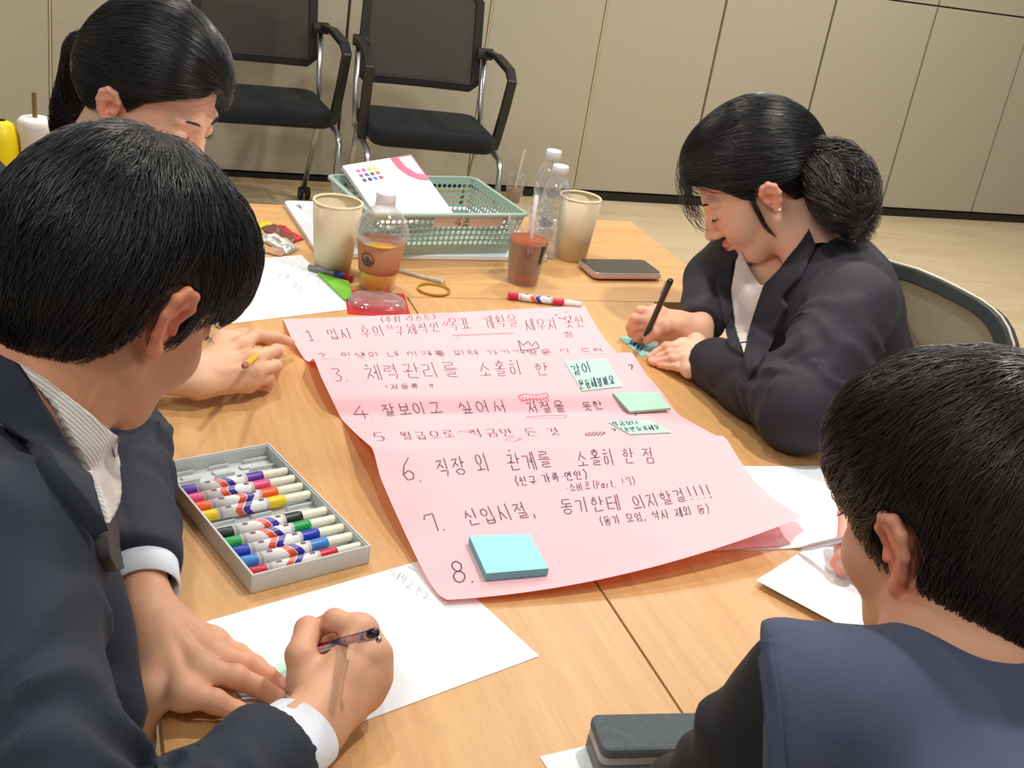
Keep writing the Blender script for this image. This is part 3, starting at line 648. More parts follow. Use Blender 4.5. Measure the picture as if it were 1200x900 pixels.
# basket
bg = mat('sage_green_plastic', (150, 174, 160), .42)
Bc = [Z(*q, .815) for q in [(436, 250), (608, 250), (563, 208), (388, 205)]]
cen = sum(Bc, Vector())/4; ux = ((Bc[1]-Bc[0])+(Bc[2]-Bc[3])).normalized(); ux.z = 0; W = ((Bc[1]-Bc[0]).length+(Bc[2]-Bc[3]).length)/2; Hh = ((Bc[3]-Bc[0]).length+(Bc[2]-Bc[1]).length)/2
bk = empty('storage_basket', 'sage green perforated plastic basket with a paper name label', 'basket', (cen.x, cen.y, TZ+.011), math.atan2(ux.y, ux.x))
BH = .084
def bskt(z, r=0): # rectangle half sizes at height z
    k = z/BH; return (W/2-.018*(1-k), Hh/2-.018*(1-k))
def perf_wall(p0, p1, q0, q1, zlo, zhi, nx, nz, th=.0022, hole=.0042):
    """wall from bottom edge p0->p1 to top edge q0->q1 with a grid of real round holes"""
    bm = bmesh.new(); P = lambda u, v, d=0: (Vector(p0).lerp(Vector(p1), u)).lerp(Vector(q0).lerp(Vector(q1), u), v)
    wd = (Vector(p1)-Vector(p0)).length; ht = (Vector(q0)-Vector(p0)).length
    K = 8; nrm = (Vector(p1)-Vector(p0)).cross(Vector(q0)-Vector(p0)).normalized()*th
    def layer(off):
        V = {}
        def vert(u, v):
            k = (round(u, 5), round(v, 5))
            if k not in V: V[k] = bm.verts.new(P(u, v)+off)
            return V[k]
        v0, v1 = zlo, zhi; holes = []
        for (ua, ub, va, vb) in ((0, 1, 0, v0), (0, 1, v1, 1)):
            n = nx
            for i in range(n): bm.faces.new((vert(ua+(ub-ua)*i/n, va), vert(ua+(ub-ua)*(i+1)/n, va), vert(ua+(ub-ua)*(i+1)/n, vb), vert(ua+(ub-ua)*i/n, vb)))
        for j in range(nz):
            for i in range(nx):
                u0, u1 = i/nx, (i+1)/nx; w0, w1 = v0+(v1-v0)*j/nz, v0+(v1-v0)*(j+1)/nz; uc, vc = (u0+u1)/2, (w0+w1)/2
                ring = [vert(uc+hole/wd*math.cos(2*PI*(k+.5)/K), vc+hole/ht*math.sin(2*PI*(k+.5)/K)) for k in range(K)]
                c = [vert(u1, w0), vert(u1, w1), vert(u0, w1), vert(u0, w0)]  # corners after angle sectors
                # sectors: k=7,0 right ; 1,2 top ; 3,4 left ; 5,6 bottom
                bm.faces.new((ring[7], c[0], c[1], ring[0])); bm.faces.new((ring[0], c[1], ring[1])); bm.faces.new((ring[1], c[1], c[2], ring[2])); bm.faces.new((ring[2], c[2], ring[3]))
                bm.faces.new((ring[3], c[2], c[3], ring[4])); bm.faces.new((ring[4], c[3], ring[5])); bm.faces.new((ring[5], c[3], c[0], ring[6])); bm.faces.new((ring[6], c[0], ring[7])); holes.append(ring)
        return holes
    layer(Vector()) ; return bm
def corner(z, sx, sy): a, b = bskt(z); return (sx*a, sy*b, z)
for nm, c0, c1, nx in (('front_wall', (-1, -1), (1, -1), 27), ('back_wall', (1, 1), (-1, 1), 27), ('side_wall', (-1, 1), (-1, -1), 18), ('side_wall', (1, -1), (1, 1), 18)):
    o = obj(nm, perf_wall(corner(0, *c0), corner(0, *c1), corner(BH, *c0), corner(BH, *c1), .22, .86, nx, 5), bg, bk)
    o.modifiers.new('thickness', 'SOLIDIFY').thickness = .002
a, b = bskt(0); obj('floor_plate', B((-a, -b, .001), (a, b, .003)), bg, bk)
a, b = bskt(BH); bm = bmesh.new(); prof = [(-.001, -.006), (.007, -.006), (.007, .0), (-.001, .0)]
ro, ri = rrect(-a-.007, -b-.007, a+.007, b+.007, .02, 6), rrect(-a+.001, -b+.001, a-.001, b-.001, .013, 6)
R_ = [[bm.verts.new((x, y, z)) for x, y in pl] for pl, z in ((ro, BH-.006), (ro, BH), (ri, BH), (ri, BH-.006))]; n = len(ro)
for q in range(4):
    A, Bq = R_[q], R_[(q+1) % 4]
    for i in range(n): j = (i+1) % n; bm.faces.new((A[i], A[j], Bq[j], Bq[i]))
obj('rim', bm, bg, bk, bevel=.0015)
y0 = -bskt(.07)[1]-.0035
def wallp(x, z): return Vector((x, -bskt(z)[1]-.0032, z))
lx0, lx1 = -.035, .105
bm = bmesh.new(); bm.faces.new([bm.verts.new(wallp(x, z)) for x, z in ((lx0, .058), (lx1, .058), (lx1, .0785), (lx0, .0785))])
lab = obj('name_label', bm, mat('beige_label_tape', (212, 196, 182), .6), bk)
def plane_text(txt, fn, x0, x1, z0, hgt, hw, m, name, parent):
    st, wd = text_strokes(txt); bm = bmesh.new()
    for s in st:
        P = [fn(x0+(x1-x0)*px/wd, z0+hgt*py) for px, py in s]; prev = None
        for i, p in enumerate(P):
            d = P[min(i+1, len(P)-1)]-P[max(i-1, 0)]; sd = Vector((-d.z, 0, d.x)).normalized()*hw
            a, b = bm.verts.new(p+sd), bm.verts.new(p-sd)
            if prev: bm.faces.new((prev[0], prev[1], b, a))
            prev = (a, b)
    return obj(name, bm, m, parent)
plane_text('4조', lambda x, z: wallp(x, z)+Vector((0, -.0006, 0)), .008, .040, .0595, .0165, .0010, mat('dark_green_pen', (60, 104, 52), .6), 'label_lettering', bk)
# flat marker package leaning in the basket
TL, TR, BR = Z(400, 194, .835), Z(481, 181, .85), Z(533, 250, .775); BL = BR+TL-TR
ux = ((TR-TL)+(BR-BL)).normalized(); uyv = ((TL-BL)+(TR-BR)); uyv = (uyv-ux*uyv.dot(ux)).normalized(); nn = ux.cross(uyv); cw = ((TR-TL).dot(ux)+(BR-BL).dot(ux))/2; chh = ((TL-BL).dot(uyv)+(TR-BR).dot(uyv))/2
mc = (TL+TR+BR+BL)/4 ; skew = (TL-BL).dot(ux)-0
Mb = Matrix(((ux.x, uyv.x, nn.x, mc.x), (ux.y, uyv.y, nn.y, mc.y), (ux.z, uyv.z, nn.z, mc.z), (0, 0, 0, 1)))
t = bpy.data.objects.new('marker_package', None); COL.objects.link(t); t.matrix_world = Mb; tag(t, 'flat white marker package with colour dots leaning in the basket', 'box')
hw2, hh2 = cw/2, chh/2
obj('carton', B((-hw2, -hh2, -.009), (hw2, hh2, 0)), mat('white_carton', (228, 230, 232), .4), t, bevel=.001)
dots = [(196, 108, 170), (226, 90, 140), (240, 190, 60), (240, 220, 70), (150, 90, 160), (110, 70, 120), (40, 110, 70), (225, 90, 70), (90, 90, 100), (40, 60, 120), (60, 130, 210), (190, 60, 50)]
for i, c in enumerate(dots):
    x = -hw2+.024+(i % 4)*.0125; y = hh2-.020-(i//4)*.0125
    obj('colour_dot', prism(bmesh.new(), rrect(x-.0042, y-.0042, x+.0042, y+.0042, .002, 3), .0001, .0004), mat('dot_%d_ink' % i, c, .5), t)
sw = [(hw2-.052, hh2-.001), (hw2-.050, hh2-.03), (hw2-.040, hh2-.052), (hw2-.022, hh2-.068), (hw2-.001, hh2-.074), (hw2-.001, hh2-.001)]
obj('pink_corner', prism(bmesh.new(), sw, .0001, .0004), mat('magenta_print', (214, 62, 110), .4), t)
sw = [(hw2-.034, hh2-.004), (hw2-.030, hh2-.03), (hw2-.018, hh2-.05), (hw2-.004, hh2-.056), (hw2-.004, hh2-.004)]
obj('white_patch', prism(bmesh.new(), sw, .0004, .0006), mat('white_print', (235, 232, 232), .3), t)
for i in range(3): obj('print_line', B((-.01, -hh2+.05+i*.008, .0001), (.03-.01*i, -hh2+.0515+i*.008, .0003)), mat('pale_grey_print', (208, 208, 212), .5), t)

# paper cups
cup_m = mat('cream_paper_cup', (226, 212, 178), .6, bump=.05)
def paper_cup(px_, py_, h, label, r1=.043, r0=.029):
    b = Z(px_, py_, TZ); t = empty('paper_cup', label, 'cup', b, 0, None)
    lathe_obj('wall', [(r0-.001, .001), (r0, 0), (r0+(r1-r0)*.5, h*.5), (r1, h), (r1-.0009, h), (r0+(r1-r0)*.5-.0009, h*.5), (r0-.0012, .006), (0, .006)], cup_m, t, 40)
    lathe_obj('rolled_rim', [(r1-.0018+.0024*math.cos(a), h+.0024*math.sin(a)) for a in np.linspace(0, 2*PI, 9)], cup_m, t, 40)
    lathe_obj('side_seam', [(r0+.0004, .001), (r1+.0004, h-.002)], cup_m, t, 1, a0=.6, a1=.66)
    return t
paper_cup(389, 316, .122, 'cream paper cup on the white board beside the bottle with the sleeve', .0425, .031)
paper_cup(668, 302, .123, 'cream paper cup between the water bottles and the phone', .0405, .031)
# bottle with cardboard sleeve
tea_y = mat('yellow_tea', (240, 190, 12), .25, trans=0, ior=1.1); tea_r = mat('red_tea', (200, 88, 44), .25, trans=.35, ior=1.1)
kraft = mat('kraft_sleeve', (178, 120, 80), .75); green_print = mat('dark_emblem_print', (74, 62, 48), .6)
b = Z(441, 338, TZ); t = empty('drink_bottle', 'clear round-shouldered drink bottle of yellow tea in a brown sleeve', 'bottle', b)
H = .165; body = [(0, .001), (.027, .001), (.0295, .004), (.033, .04), (.0385, .082), (.0405, .088), (.0435, .092), (.0445, .098), (.044, .106), (.038, .122), (.027, .136), (.018, .143), (.0145, .147), (.0145, .153)]
lathe_obj('shell', body, clear, t, 40)
lathe_obj('screw_cap', [(.0150, .149), (.0165, .150), (.0165, .166), (.0155, .168), (0, .1685)], capw, t, 32); 
lathe_obj('neck_ring', [(.0145, .146), (.0175, .1465), (.0175, .148), (.0145, .1485)], clear, t, 32)
lathe_obj('tea', [(0, .003), (.0262, .003), (.0285, .006), (.0322, .04), (.0355, .070), (0, .0702)], tea_y, t, 36)
lathe_obj('cardboard_sleeve', [(.0332, .034), (.0342, .046), (.0394, .0850), (.0400, .0850), (.0348, .046), (.0338, .034), (.0332, .034)], kraft, t, 40)
def curved_disc(rf, zc, ang, rad, m, nm, parent, rin=0, n=24, lift=.0006):
    bm = bmesh.new(); A, Bq = [], []
    for i in range(n):
        a = 2*PI*i/n
        for rr, lst in ((rad, A), (rin, Bq)):
            z = zc+rr*math.sin(a); R__ = rf(z)+lift; th = ang+rr*math.cos(a)/R__; lst.append(bm.verts.new((R__*math.cos(th), R__*math.sin(th), z)))
    for i in range(n): j = (i+1) % n; bm.faces.new((A[i], A[j], Bq[j], Bq[i]))
    return obj(nm, bm, m, parent)
rf = lambda z: .0398+(z-.0825)*(.0392-.0328)/.0565
ang = math.atan2(-b.y, -b.x)-.55
curved_disc(rf, .060, ang, .0125, green_print, 'emblem_ring', t, .0105); curved_disc(rf, .061, ang, .004, green_print, 'emblem_head', t, .0004); curved_disc(rf, .054, ang, .0048, green_print, 'emblem_body', t, .0015)
for s in (-1, 1): curved_disc(rf, .057, ang+s*.19, .003, green_print, 'emblem_wave', t, .0012)
# iced tea cup with lid rim and straw
b = Z(612, 330, TZ); t = empty('iced_tea_cup', 'clear plastic cup of red-brown tea with a straw', 'cup', b)
lathe_obj('shell', [(0, .001), (.0275, .001), (.0285, .003), (.036, .082), (.0385, .090), (.0405, .094), (.0405, .110), (.0425, .112), (.0425, .115), (.040, .115)], clear, t, 40)
lathe_obj('tea', [(0, .003), (.0265, .003), (.0335, .082), (0, .0822)], tea_r, t, 36)
lathe_obj('printed_band', [(.0296+.0002, .022), (.0355, .078)], mat('brown_print_film', (122, 78, 48), .3, alpha=.75), t, 40)
angc = math.atan2(-b.y, -b.x)
lathe_obj('dark_stripe', [(.0302, .024), (.0360, .078)], mat('dark_film', (48, 42, 36), .35), t, 6, a0=angc+.75, a1=angc+1.05)
for k, a_ in enumerate((-.25, 0, .25)):
    for j in range(5): lathe_obj('print_line', [(.0305+.0011*j, .03+.011*j), (.0307+.0011*j, .0325+.011*j)], green_print, t, 5, a0=angc+a_-.08, a1=angc+a_+.08)
obj('straw', T([(.002, -.012, .012), (.004, .004, .11), (.006, .012, .158)], .0036, 12), mat('pale_straw', (236, 222, 214), .3, alpha=.85), t, smooth=True)
# two water bottles, each with a cap and ribbed body
def water_bottle(px_, py_, label, s=1.0, rs=1.0):
    b = Z(px_, py_, TZ); t = empty('water_bottle', label, 'bottle', b, 0, 'clear water bottles behind the tea cup'); pr = [(0, .001), (.028, .001), (.031, .006)]
    for k in range(6): z = .018+k*.017; pr += [(.0315, z), (.0293, z+.004), (.0293, z+.008), (.0315, z+.012)]
    pr += [(.0315, .125), (.029, .140), (.022, .156), (.014, .166), (.0125, .170), (.0125, .176)]
    lathe_obj('ribbed_body', [(r*rs, z*s) for r, z in pr], glassy, t, 32)
    lathe_obj('water', [(0, .004), (.028*rs, .006), (.0275*rs, .085*s), (0, .0853*s)], thin_clear('water_surface', (245, 248, 250), .05, .4), t, 24)
    lathe_obj('cap', [(.0135, .170*s), (.0155, .171*s), (.0155, .186*s), (.0145, .188*s), (0, .1885*s)], capw, t, 28)
    return t
water_bottle(633, 277, 'clear water bottle with a white cap, the one farther from the near cup', .95, .9)
water_bottle(640, 299, 'clear water bottle with a white cap, close against the right cup', .95, .86)
# phone
TLp, TRp, BRp, BLp = Z(682, 302, .737), Z(760, 304, .737), Z(773, 320, .737), Z(692, 320, .737)
cen = (TLp+TRp+BRp+BLp)/4; ux = ((TRp-TLp)+(BRp-BLp)).normalized(); Lp = ((TRp-TLp).length+(BRp-BLp).length)/2; uy = Vector((-ux.y, ux.x, 0)); Wp = ((TLp-BLp).dot(uy)+(TRp-BRp).dot(uy))/2
t = empty('smartphone', 'dark-screened phone in a pink case on the far table', 'phone', (cen.x, cen.y, TZ+.0045), math.atan2(ux.y, ux.x))
obj('case', prism(bmesh.new(), rrect(-Lp/2, -Wp/2, Lp/2, Wp/2, .011, 6), 0, .009), mat('rose_case', (196, 160, 148), .35), t, bevel=.002)
obj('frame', prism(bmesh.new(), rrect(-Lp/2+.0008, -Wp/2+.0008, Lp/2-.0008, Wp/2-.0008, .010, 6), .0088, .0115), mat('silver_frame', (205, 195, 190), .25, metal=.7), t, bevel=.001)
obj('screen', prism(bmesh.new(), rrect(-Lp/2+.003, -Wp/2+.003, Lp/2-.003, Wp/2-.003, .008, 6), .0116, .0121), mat('black_glass', (52, 54, 54), .12, coat=.5), t)
obj('finger_grip', prism(bmesh.new(), rrect(-.01, -.014, .045, .014, .006, 4), -.0042, 0), mat('pink_grip', (206, 160, 152), .4), t)
# yellow ring, straw wrapper
b = Z(508, 341, TZ); t = tag(lathe_obj('bottle_ring', [(.0265, .0005), (.0285, .0005), (.0285, .005), (.0265, .005), (.0265, .0005)], mat('yellow_ring', (205, 150, 20), .35, trans=.3), None, 40), 'translucent yellow plastic ring lying flat beyond the poster', 'ring'); t.location = b
a_, b_ = Z(462, 315, TZ+.004), Z(521, 331, TZ+.004)
t = empty('plastic_stirrer', 'clear plastic stick with a wide end beside the yellow ring', 'stick', a_); d = b_-a_
obj('shaft', T([Vector(), d*.93], .0034, 8), mat('clear_white_plastic', (235, 228, 220), .15, trans=.5), t, smooth=True); obj('wide_end', T([d*.93, d], [.0036, .006], 10), mat('clear_white_plastic', (235, 228, 220), .15, trans=.5), t)
# red card with a clear blister
q = [Z(*p, TZ+.0012) for p in ((413, 341), (486, 351), (481, 369), (407, 364))]; c0 = q[3]; ux = (q[2]-q[3]).normalized(); uy = Vector((-ux.y, ux.x, 0)); Wc = (q[2]-q[3]).length; Hc = (q[0]-q[3]).dot(uy)*1.05
t = empty('blister_pack', 'red card with an empty clear blister just above the poster', 'package', (c0.x, c0.y, TZ), math.atan2(ux.y, ux.x))
obj('red_card', B((0, -.012, .0004), (Wc, Hc, .0012)), mat('red_card', (196, 34, 44), .35), t)
bm = bmesh.new(); n = 28; rings = []
for k, (s, z) in enumerate(((1, .0014), (.97, .007), (.85, .011), (.5, .013), (.15, .0134))):
    rings.append([bm.verts.new((Wc*.5+s*Wc*.47*math.copysign(abs(math.cos(2*PI*i/n))**.7, math.cos(2*PI*i/n)), Hc*.45+s*(Hc*.42)*math.copysign(abs(math.sin(2*PI*i/n))**.7, math.sin(2*PI*i/n))-.004, z)) for i in range(n)])
for A, Bq in zip(rings, rings[1:]):
    for i in range(n): bm.faces.new((A[i], A[(i+1) % n], Bq[(i+1) % n], Bq[i]))
bm.faces.new(rings[-1]); obj('clear_blister', bm, thin_clear('blister_plastic', (240, 225, 225), .15, .7), t, smooth=True)
obj('white_print', B((Wc*.62, Hc*.55, .0012), (Wc*.85, Hc*.62, .0015)), mat('white_print', (235, 232, 232), .3), t)
# clear pen with blue and red end, green packet
a_, b_ = Z(362, 313, TZ+.006), Z(413, 327, TZ+.006); d = b_-a_
t = empty('clear_pen', 'clear-barrelled pen with blue and red end beside the paper sheet', 'pen', a_)
obj('clear_barrel', T([Vector(), d*.62], .005, 12), mat('grey_clear', (190, 200, 205), .1, trans=.6), t, smooth=True); obj('blue_section', T([d*.6, d*.84], .0056, 12), mat('blue_plastic', (40, 60, 150), .35), t, smooth=True); obj('red_end', T([d*.83, d], .0064, 12), mat('red_plastic', (176, 24, 40), .35), t, smooth=True)
bm = bmesh.new(); pl = [Z(*p, TZ+.003) for p in ((372, 321), (409, 331), (413, 350), (404, 352))]; top = [bm.verts.new(p+Vector((0, 0, .003))) for p in pl]; lo = [bm.verts.new(p-Vector((0, 0, .0025))) for p in pl]; bm.faces.new(top); bm.faces.new(lo[::-1])
for i in range(4): bm.faces.new((top[i], lo[i], lo[(i+1) % 4], top[(i+1) % 4]))
tag(obj('green_packet', bm, mat('lime_foil', (120, 190, 60), .35), None, bevel=.001), 'small lime green packet under the clear pen', 'packet')
# snack wrappers
def crumple(name, label, quad, m, h=.012, seed=1, band=None):
    c = [Z(*p, TZ+.004) for p in quad]; n = 12; rr = random.Random(seed); bm = bmesh.new(); G = []
    for j in range(n+1):
        r = []
        for i in range(n+1):
            u, v = i/n, j/n; p = (c[0]*(1-u)+c[1]*u)*(1-v)+(c[3]*(1-u)+c[2]*u)*v; e = 4*u*(1-u)*4*v*(1-v)
            q = noise.noise(Vector((u*5+seed*7, v*4, seed)))
            p = p+Vector((.004*noise.noise(Vector((u*6, v*6, seed+5))), .004*noise.noise(Vector((u*6, v*6, seed+9))), 0)); p.z = TZ+.0015+h*max(0, e**.5*(.6+.9*q)); r.append(bm.verts.new(p))
        G.append(r)
    for j in range(n):
        for i in range(n): 
            f = bm.faces.new((G[j][i], G[j+1][i], G[j+1][i+1], G[j][i+1]))
            if band and band[0] <= (i+.5)/n <= band[1]: f.material_index = 1
    o = obj(name, bm, m if isinstance(m, list) else [m], None, smooth=True); o.modifiers.new('thickness', 'SOLIDIFY').thickness = .0004; tag(o, label, 'wrapper'); return o
foil = mat('silver_foil', (215, 212, 200), .28, metal=.45, var=.25, vscale=60); brown = mat('brown_wrapper_print', (120, 70, 56), .35); redw = mat('red_wrapper_print', (196, 40, 60), .35)
crumple('snack_wrapper', 'opened silver snack wrapper with a brown and red side, near the board', [(304, 264), (330, 262), (356, 279), (334, 287)], [brown, redw], .012, 2, band=(.62, .92))
crumple('snack_wrapper', 'crumpled pale foil wrapper lying at the top edge of the paper', [(296, 276), (316, 272), (352, 289), (338, 297)], [foil], .014, 3)
crumple('snack_wrapper', 'flat pale brown wrapper peeking out under the foil one', [(290, 290), (320, 288), (338, 293), (330, 299)], [mat('tan_wrapper', (190, 150, 120), .4)], .004, 5)
crumple('snack_wrapper', 'small bright yellow wrapper behind the brown one', [(300, 261), (314, 259), (320, 263), (304, 266)], [mat('yellow_foil', (226, 206, 30), .35)], .006, 8)
# small takeaway cup on the floor by the wall
b = Z(592, 228, 0); b.y = min(b.y, 4.80); t = empty('takeaway_cup', 'small clear cup with straw standing on the floor by the wall', 'cup', b)
lathe_obj('shell', [(0, .001), (.03, .001), (.045, .10), (.046, .104), (.044, .12), (.03, .135), (.012, .14)], clear, t, 24); lathe_obj('coffee', [(0, .004), (.029, .004), (.038, .06), (0, .0602)], mat('milky_coffee', (150, 104, 74), .3), t, 20)
obj('straw', T([(0, 0, .02), (.012, .0, .18), (.02, 0, .24)], .0045, 8), mat('pale_straw', (236, 222, 214), .3), t)
# dark felt case at the bottom edge
TLc, TRc, BLc = Z(691, 836, TZ+.034), Z(800, 834, TZ+.034), Z(698, 880, TZ+.034); ux = (TRc-TLc).normalized(); uy = Vector((-ux.y, ux.x, 0))
t = empty('felt_case', 'small grey felt-topped case near the bottom edge by the centre seam', 'case', (TLc.x, TLc.y, TZ), math.atan2(ux.y, ux.x)); Lc, Wc = .115, .046
obj('lower_shell', prism(bmesh.new(), rrect(0, -Wc, Lc, 0, .008, 5), .0005, .017), mat('dark_grey_shell', (96, 100, 108), .4), t, bevel=.003)
obj('middle_band', prism(bmesh.new(), rrect(.0005, -Wc+.0005, Lc, -.0005, .008, 5), .0165, .024), mat('light_grey_band', (158, 160, 162), .4), t, bevel=.001)
obj('felt_lid', prism(bmesh.new(), rrect(.0, -Wc, Lc, 0, .008, 5), .024, .034), mat('grey_felt', (92, 100, 102), .95, bump=.8, bscale=500, var=.25, vscale=120), t, bevel=.003)
# background table end at far left with a cup and a yellow bag
table('side_table', 'beech side table far behind the woman and man at left', -.72, -.03, 2.28, 2.46, beech2, 0)
b = YP(41, 138, 2.38); t = empty('takeaway_cup', 'white lidded cup with brown straw on the table behind the two heads', 'cup', (b.x, 2.38, TZ)); hz = b.z-TZ
lathe_obj('wall', [(0, .001), (.024, .001), (.031, hz-.015), (.032, hz-.006), (.026, hz), (0, hz+.001)], mat('white_cup', (225, 225, 220), .5), t, 24)
top = YP(40, 108, 2.38); obj('straw', T([(0, 0, hz), (top.x-b.x, 0, top.z-TZ)], .0045, 8), mat('brown_straw', (120, 96, 56), .5), t)
b = YP(4, 152, 2.38); bm = bmesh.new(); hz = YP(6, 141, 2.38).z-TZ
lathe(bm, [(.0, 0), (.03, .002), (.034, .03), (.032, hz*.7), (.024, hz*.93), (.01, hz)], 20); o = obj('yellow_bag', bm, mat('yellow_bag', (238, 214, 20), .4), None, smooth=True); o.location = (b.x-.005, 2.38, TZ); tag(o, 'bright yellow bag at the left edge behind the men', 'bag')
# ---------------------------------------------------------------- implicit-surface engine (grid + surface nets)
class Field:
    def __init__(s, lo, hi, h):
        s.lo = np.array(lo, float); s.h = h; s.n = np.ceil((np.array(hi)-s.lo)/h).astype(int)+1
        s.f = np.full(s.n, .5, np.float32); s.ax = [(s.lo[i]+h*np.arange(s.n[i])).astype(np.float32) for i in range(3)]
    def _sl(s, lo, hi):
        a = np.clip(np.floor((np.array(lo)-s.lo)/s.h).astype(int)-1, 0, s.n); b = np.clip(np.ceil((np.array(hi)-s.lo)/s.h).astype(int)+2, 0, s.n)
        if (b <= a).any(): return None
        sl = tuple(slice(a[i], b[i]) for i in range(3))
        return sl, s.ax[0][sl[0]][:, None, None], s.ax[1][sl[1]][None, :, None], s.ax[2][sl[2]][None, None, :]
    def _mix(s, sl, d, k, mode):
        f = s.f[sl]
        if mode == 'add': 
            h = np.maximum(k-np.abs(f-d), 0)/k if k > 0 else 0; s.f[sl] = np.minimum(f, d)-h*h*k*.25
        else:
            d = -d; h = np.maximum(k-np.abs(f-d), 0)/k if k > 0 else 0; s.f[sl] = np.maximum(f, d)+h*h*k*.25
    def cap(s, a, b, ra, rb=None, k=.006, mode='add', flat=None):
        rb = ra if rb is None else rb; a = np.array(a, float); b = np.array(b, float); R = max(ra, rb)+k+s.h*2+.01
        q = s._sl(np.minimum(a, b)-R, np.maximum(a, b)+R)
        if q is None: return s
        sl, X, Y, Z_ = q; d = b-a; L2 = max(float(d@d), 1e-12)
        px, py, pz = X-a[0], Y-a[1], Z_-a[2]; t = np.clip((px*d[0]+py*d[1]+pz*d[2])/L2, 0, 1)
        dist = np.sqrt((px-t*d[0])**2+(py-t*d[1])**2+(pz-t*d[2])**2)-(ra+(rb-ra)*t); s._mix(sl, dist, k, mode); return s
    def tube(s, pts, rs, k=.006, mode='add'):
        for i in range(len(pts)-1): s.cap(pts[i], pts[i+1], rs[i], rs[i+1], k, mode)
        return s
    def ell(s, c, r, k=.006, mode='add', M=None):
        c = np.array(c, float); r = np.array(r, float); R = r.max()+k+s.h*2+.01; q = s._sl(c-R, c+R)
        if q is None: return s
        sl, X, Y, Z_ = q; x, y, z = X-c[0], Y-c[1], Z_-c[2]
        if M is not None: 
            M = np.array(M.to_3x3() if hasattr(M, 'to_3x3') else M); x, y, z = (x*M[0, 0]+y*M[1, 0]+z*M[2, 0], x*M[0, 1]+y*M[1, 1]+z*M[2, 1], x*M[0, 2]+y*M[1, 2]+z*M[2, 2])
        k0 = np.sqrt((x/r[0])**2+(y/r[1])**2+(z/r[2])**2); k1 = np.sqrt((x/r[0]**2)**2+(y/r[1]**2)**2+(z/r[2]**2)**2)+1e-9
        s._mix(sl, k0*(k0-1)/k1, k, mode); return s
    def plane_cut(s, p, n, R, k=.004):
        """remove what lies beyond the plane (along n) within radius R of p"""
        p = np.array(p, float); n = np.array(n, float)/np.linalg.norm(n); q = s._sl(p-R, p+R)
        if q is None: return s
        sl, X, Y, Z_ = q; d = (X-p[0])*n[0]+(Y-p[1])*n[1]+(Z_-p[2])*n[2]; r = np.sqrt((X-p[0])**2+(Y-p[1])**2+(Z_-p[2])**2)
        f = s.f[sl]; s.f[sl] = np.where(r < R, np.maximum(f, d), f); return s
    def disp(s, fn): 
        X, Y, Z_ = s.ax[0][:, None, None], s.ax[1][None, :, None], s.ax[2][None, None, :]; m = np.abs(s.f) < .03
        idx = np.nonzero(m); s.f[m] += fn(s.ax[0][idx[0]], s.ax[1][idx[1]], s.ax[2][idx[2]]).astype(np.float32); return s
    def mesh(s):
        f = s.f; ins = f < 0; n = np.array(f.shape)-1
        c = [ins[i:n[0]+i, j:n[1]+j, k:n[2]+k] for i in (0, 1) for j in (0, 1) for k in (0, 1)]
        sm = sum(x.astype(np.int8) for x in c); act = (sm > 0) & (sm < 8); I = np.argwhere(act)
        idx = np.full(act.shape, -1, np.int64); idx[act] = np.arange(len(I))
        acc = np.zeros((len(I), 3)); cnt = np.zeros(len(I)); co = [(i, j, k) for i in (0, 1) for j in (0, 1) for k in (0, 1)]
        vals = [f[I[:, 0]+a, I[:, 1]+b, I[:, 2]+c_] for a, b, c_ in co]
        for p in range(8):
            for q in range(p+1, 8):
                dif = np.array(co[q])-np.array(co[p])
                if np.abs(dif).sum() != 1: continue
                v0, v1 = vals[p], vals[q]; m = (v0 < 0) != (v1 < 0); t = np.where(m, v0/np.where(m, v0-v1, 1), 0)
                acc[m] += np.array(co[p])+t[m][:, None]*dif; cnt[m] += 1
        V = s.lo+(I+acc/cnt[:, None])*s.h; Q = []
        for ax in range(3):
            sl0 = [slice(None)]*3; sl1 = [slice(None)]*3; sl0[ax] = slice(0, -1); sl1[ax] = slice(1, None)
            a, b = ins[tuple(sl0)], ins[tuple(sl1)]; E = np.argwhere(a != b); u, v = [(1, 2), (2, 0), (0, 1)][ax]
            ok = (E[:, u] > 0) & (E[:, v] > 0) & (E[:, u] < n[u]) & (E[:, v] < n[v]); E = E[ok]; fl = a[tuple(E.T)]
            def g(du, dv): P = E.copy(); P[:, u] += du; P[:, v] += dv; return idx[tuple(P.T)]
            q = np.stack([g(-1, -1), g(0, -1), g(0, 0), g(-1, 0)], 1); q[~fl] = q[~fl][:, ::-1]; Q.append(q)
        Q = np.concatenate(Q); Q = Q[(Q >= 0).all(1)]; return V, Q
    def sample(s, P):
        g = (P-s.lo)/s.h; g = np.clip(g, 0, s.n-1.001); i = g.astype(int); t = g-i; r = 0
        for a in (0, 1):
            for b in (0, 1):
                for c in (0, 1):
                    w_ = (t[:, 0] if a else 1-t[:, 0])*(t[:, 1] if b else 1-t[:, 1])*(t[:, 2] if c else 1-t[:, 2]); r = r+w_*s.f[i[:, 0]+a, i[:, 1]+b, i[:, 2]+c]
        return r
    def grad(s, P):
        e = s.h; G = np.stack([s.sample(P+np.eye(3)[k]*e)-s.sample(P-np.eye(3)[k]*e) for k in range(3)], 1); return G/(np.linalg.norm(G, axis=1, keepdims=True)+1e-9)
def xf(M, V): M = np.array(M); return V@M[:3, :3].T+M[:3, 3]
def set_tint(o, cols):
    a = o.data.color_attributes.new('tint', 'FLOAT_COLOR', 'POINT'); c = np.ones((len(cols), 4), np.float32); c[:, :3] = cols; a.data.foreach_set('color', c.ravel())
def lin(c): return np.array(srgb(*c)[:3])
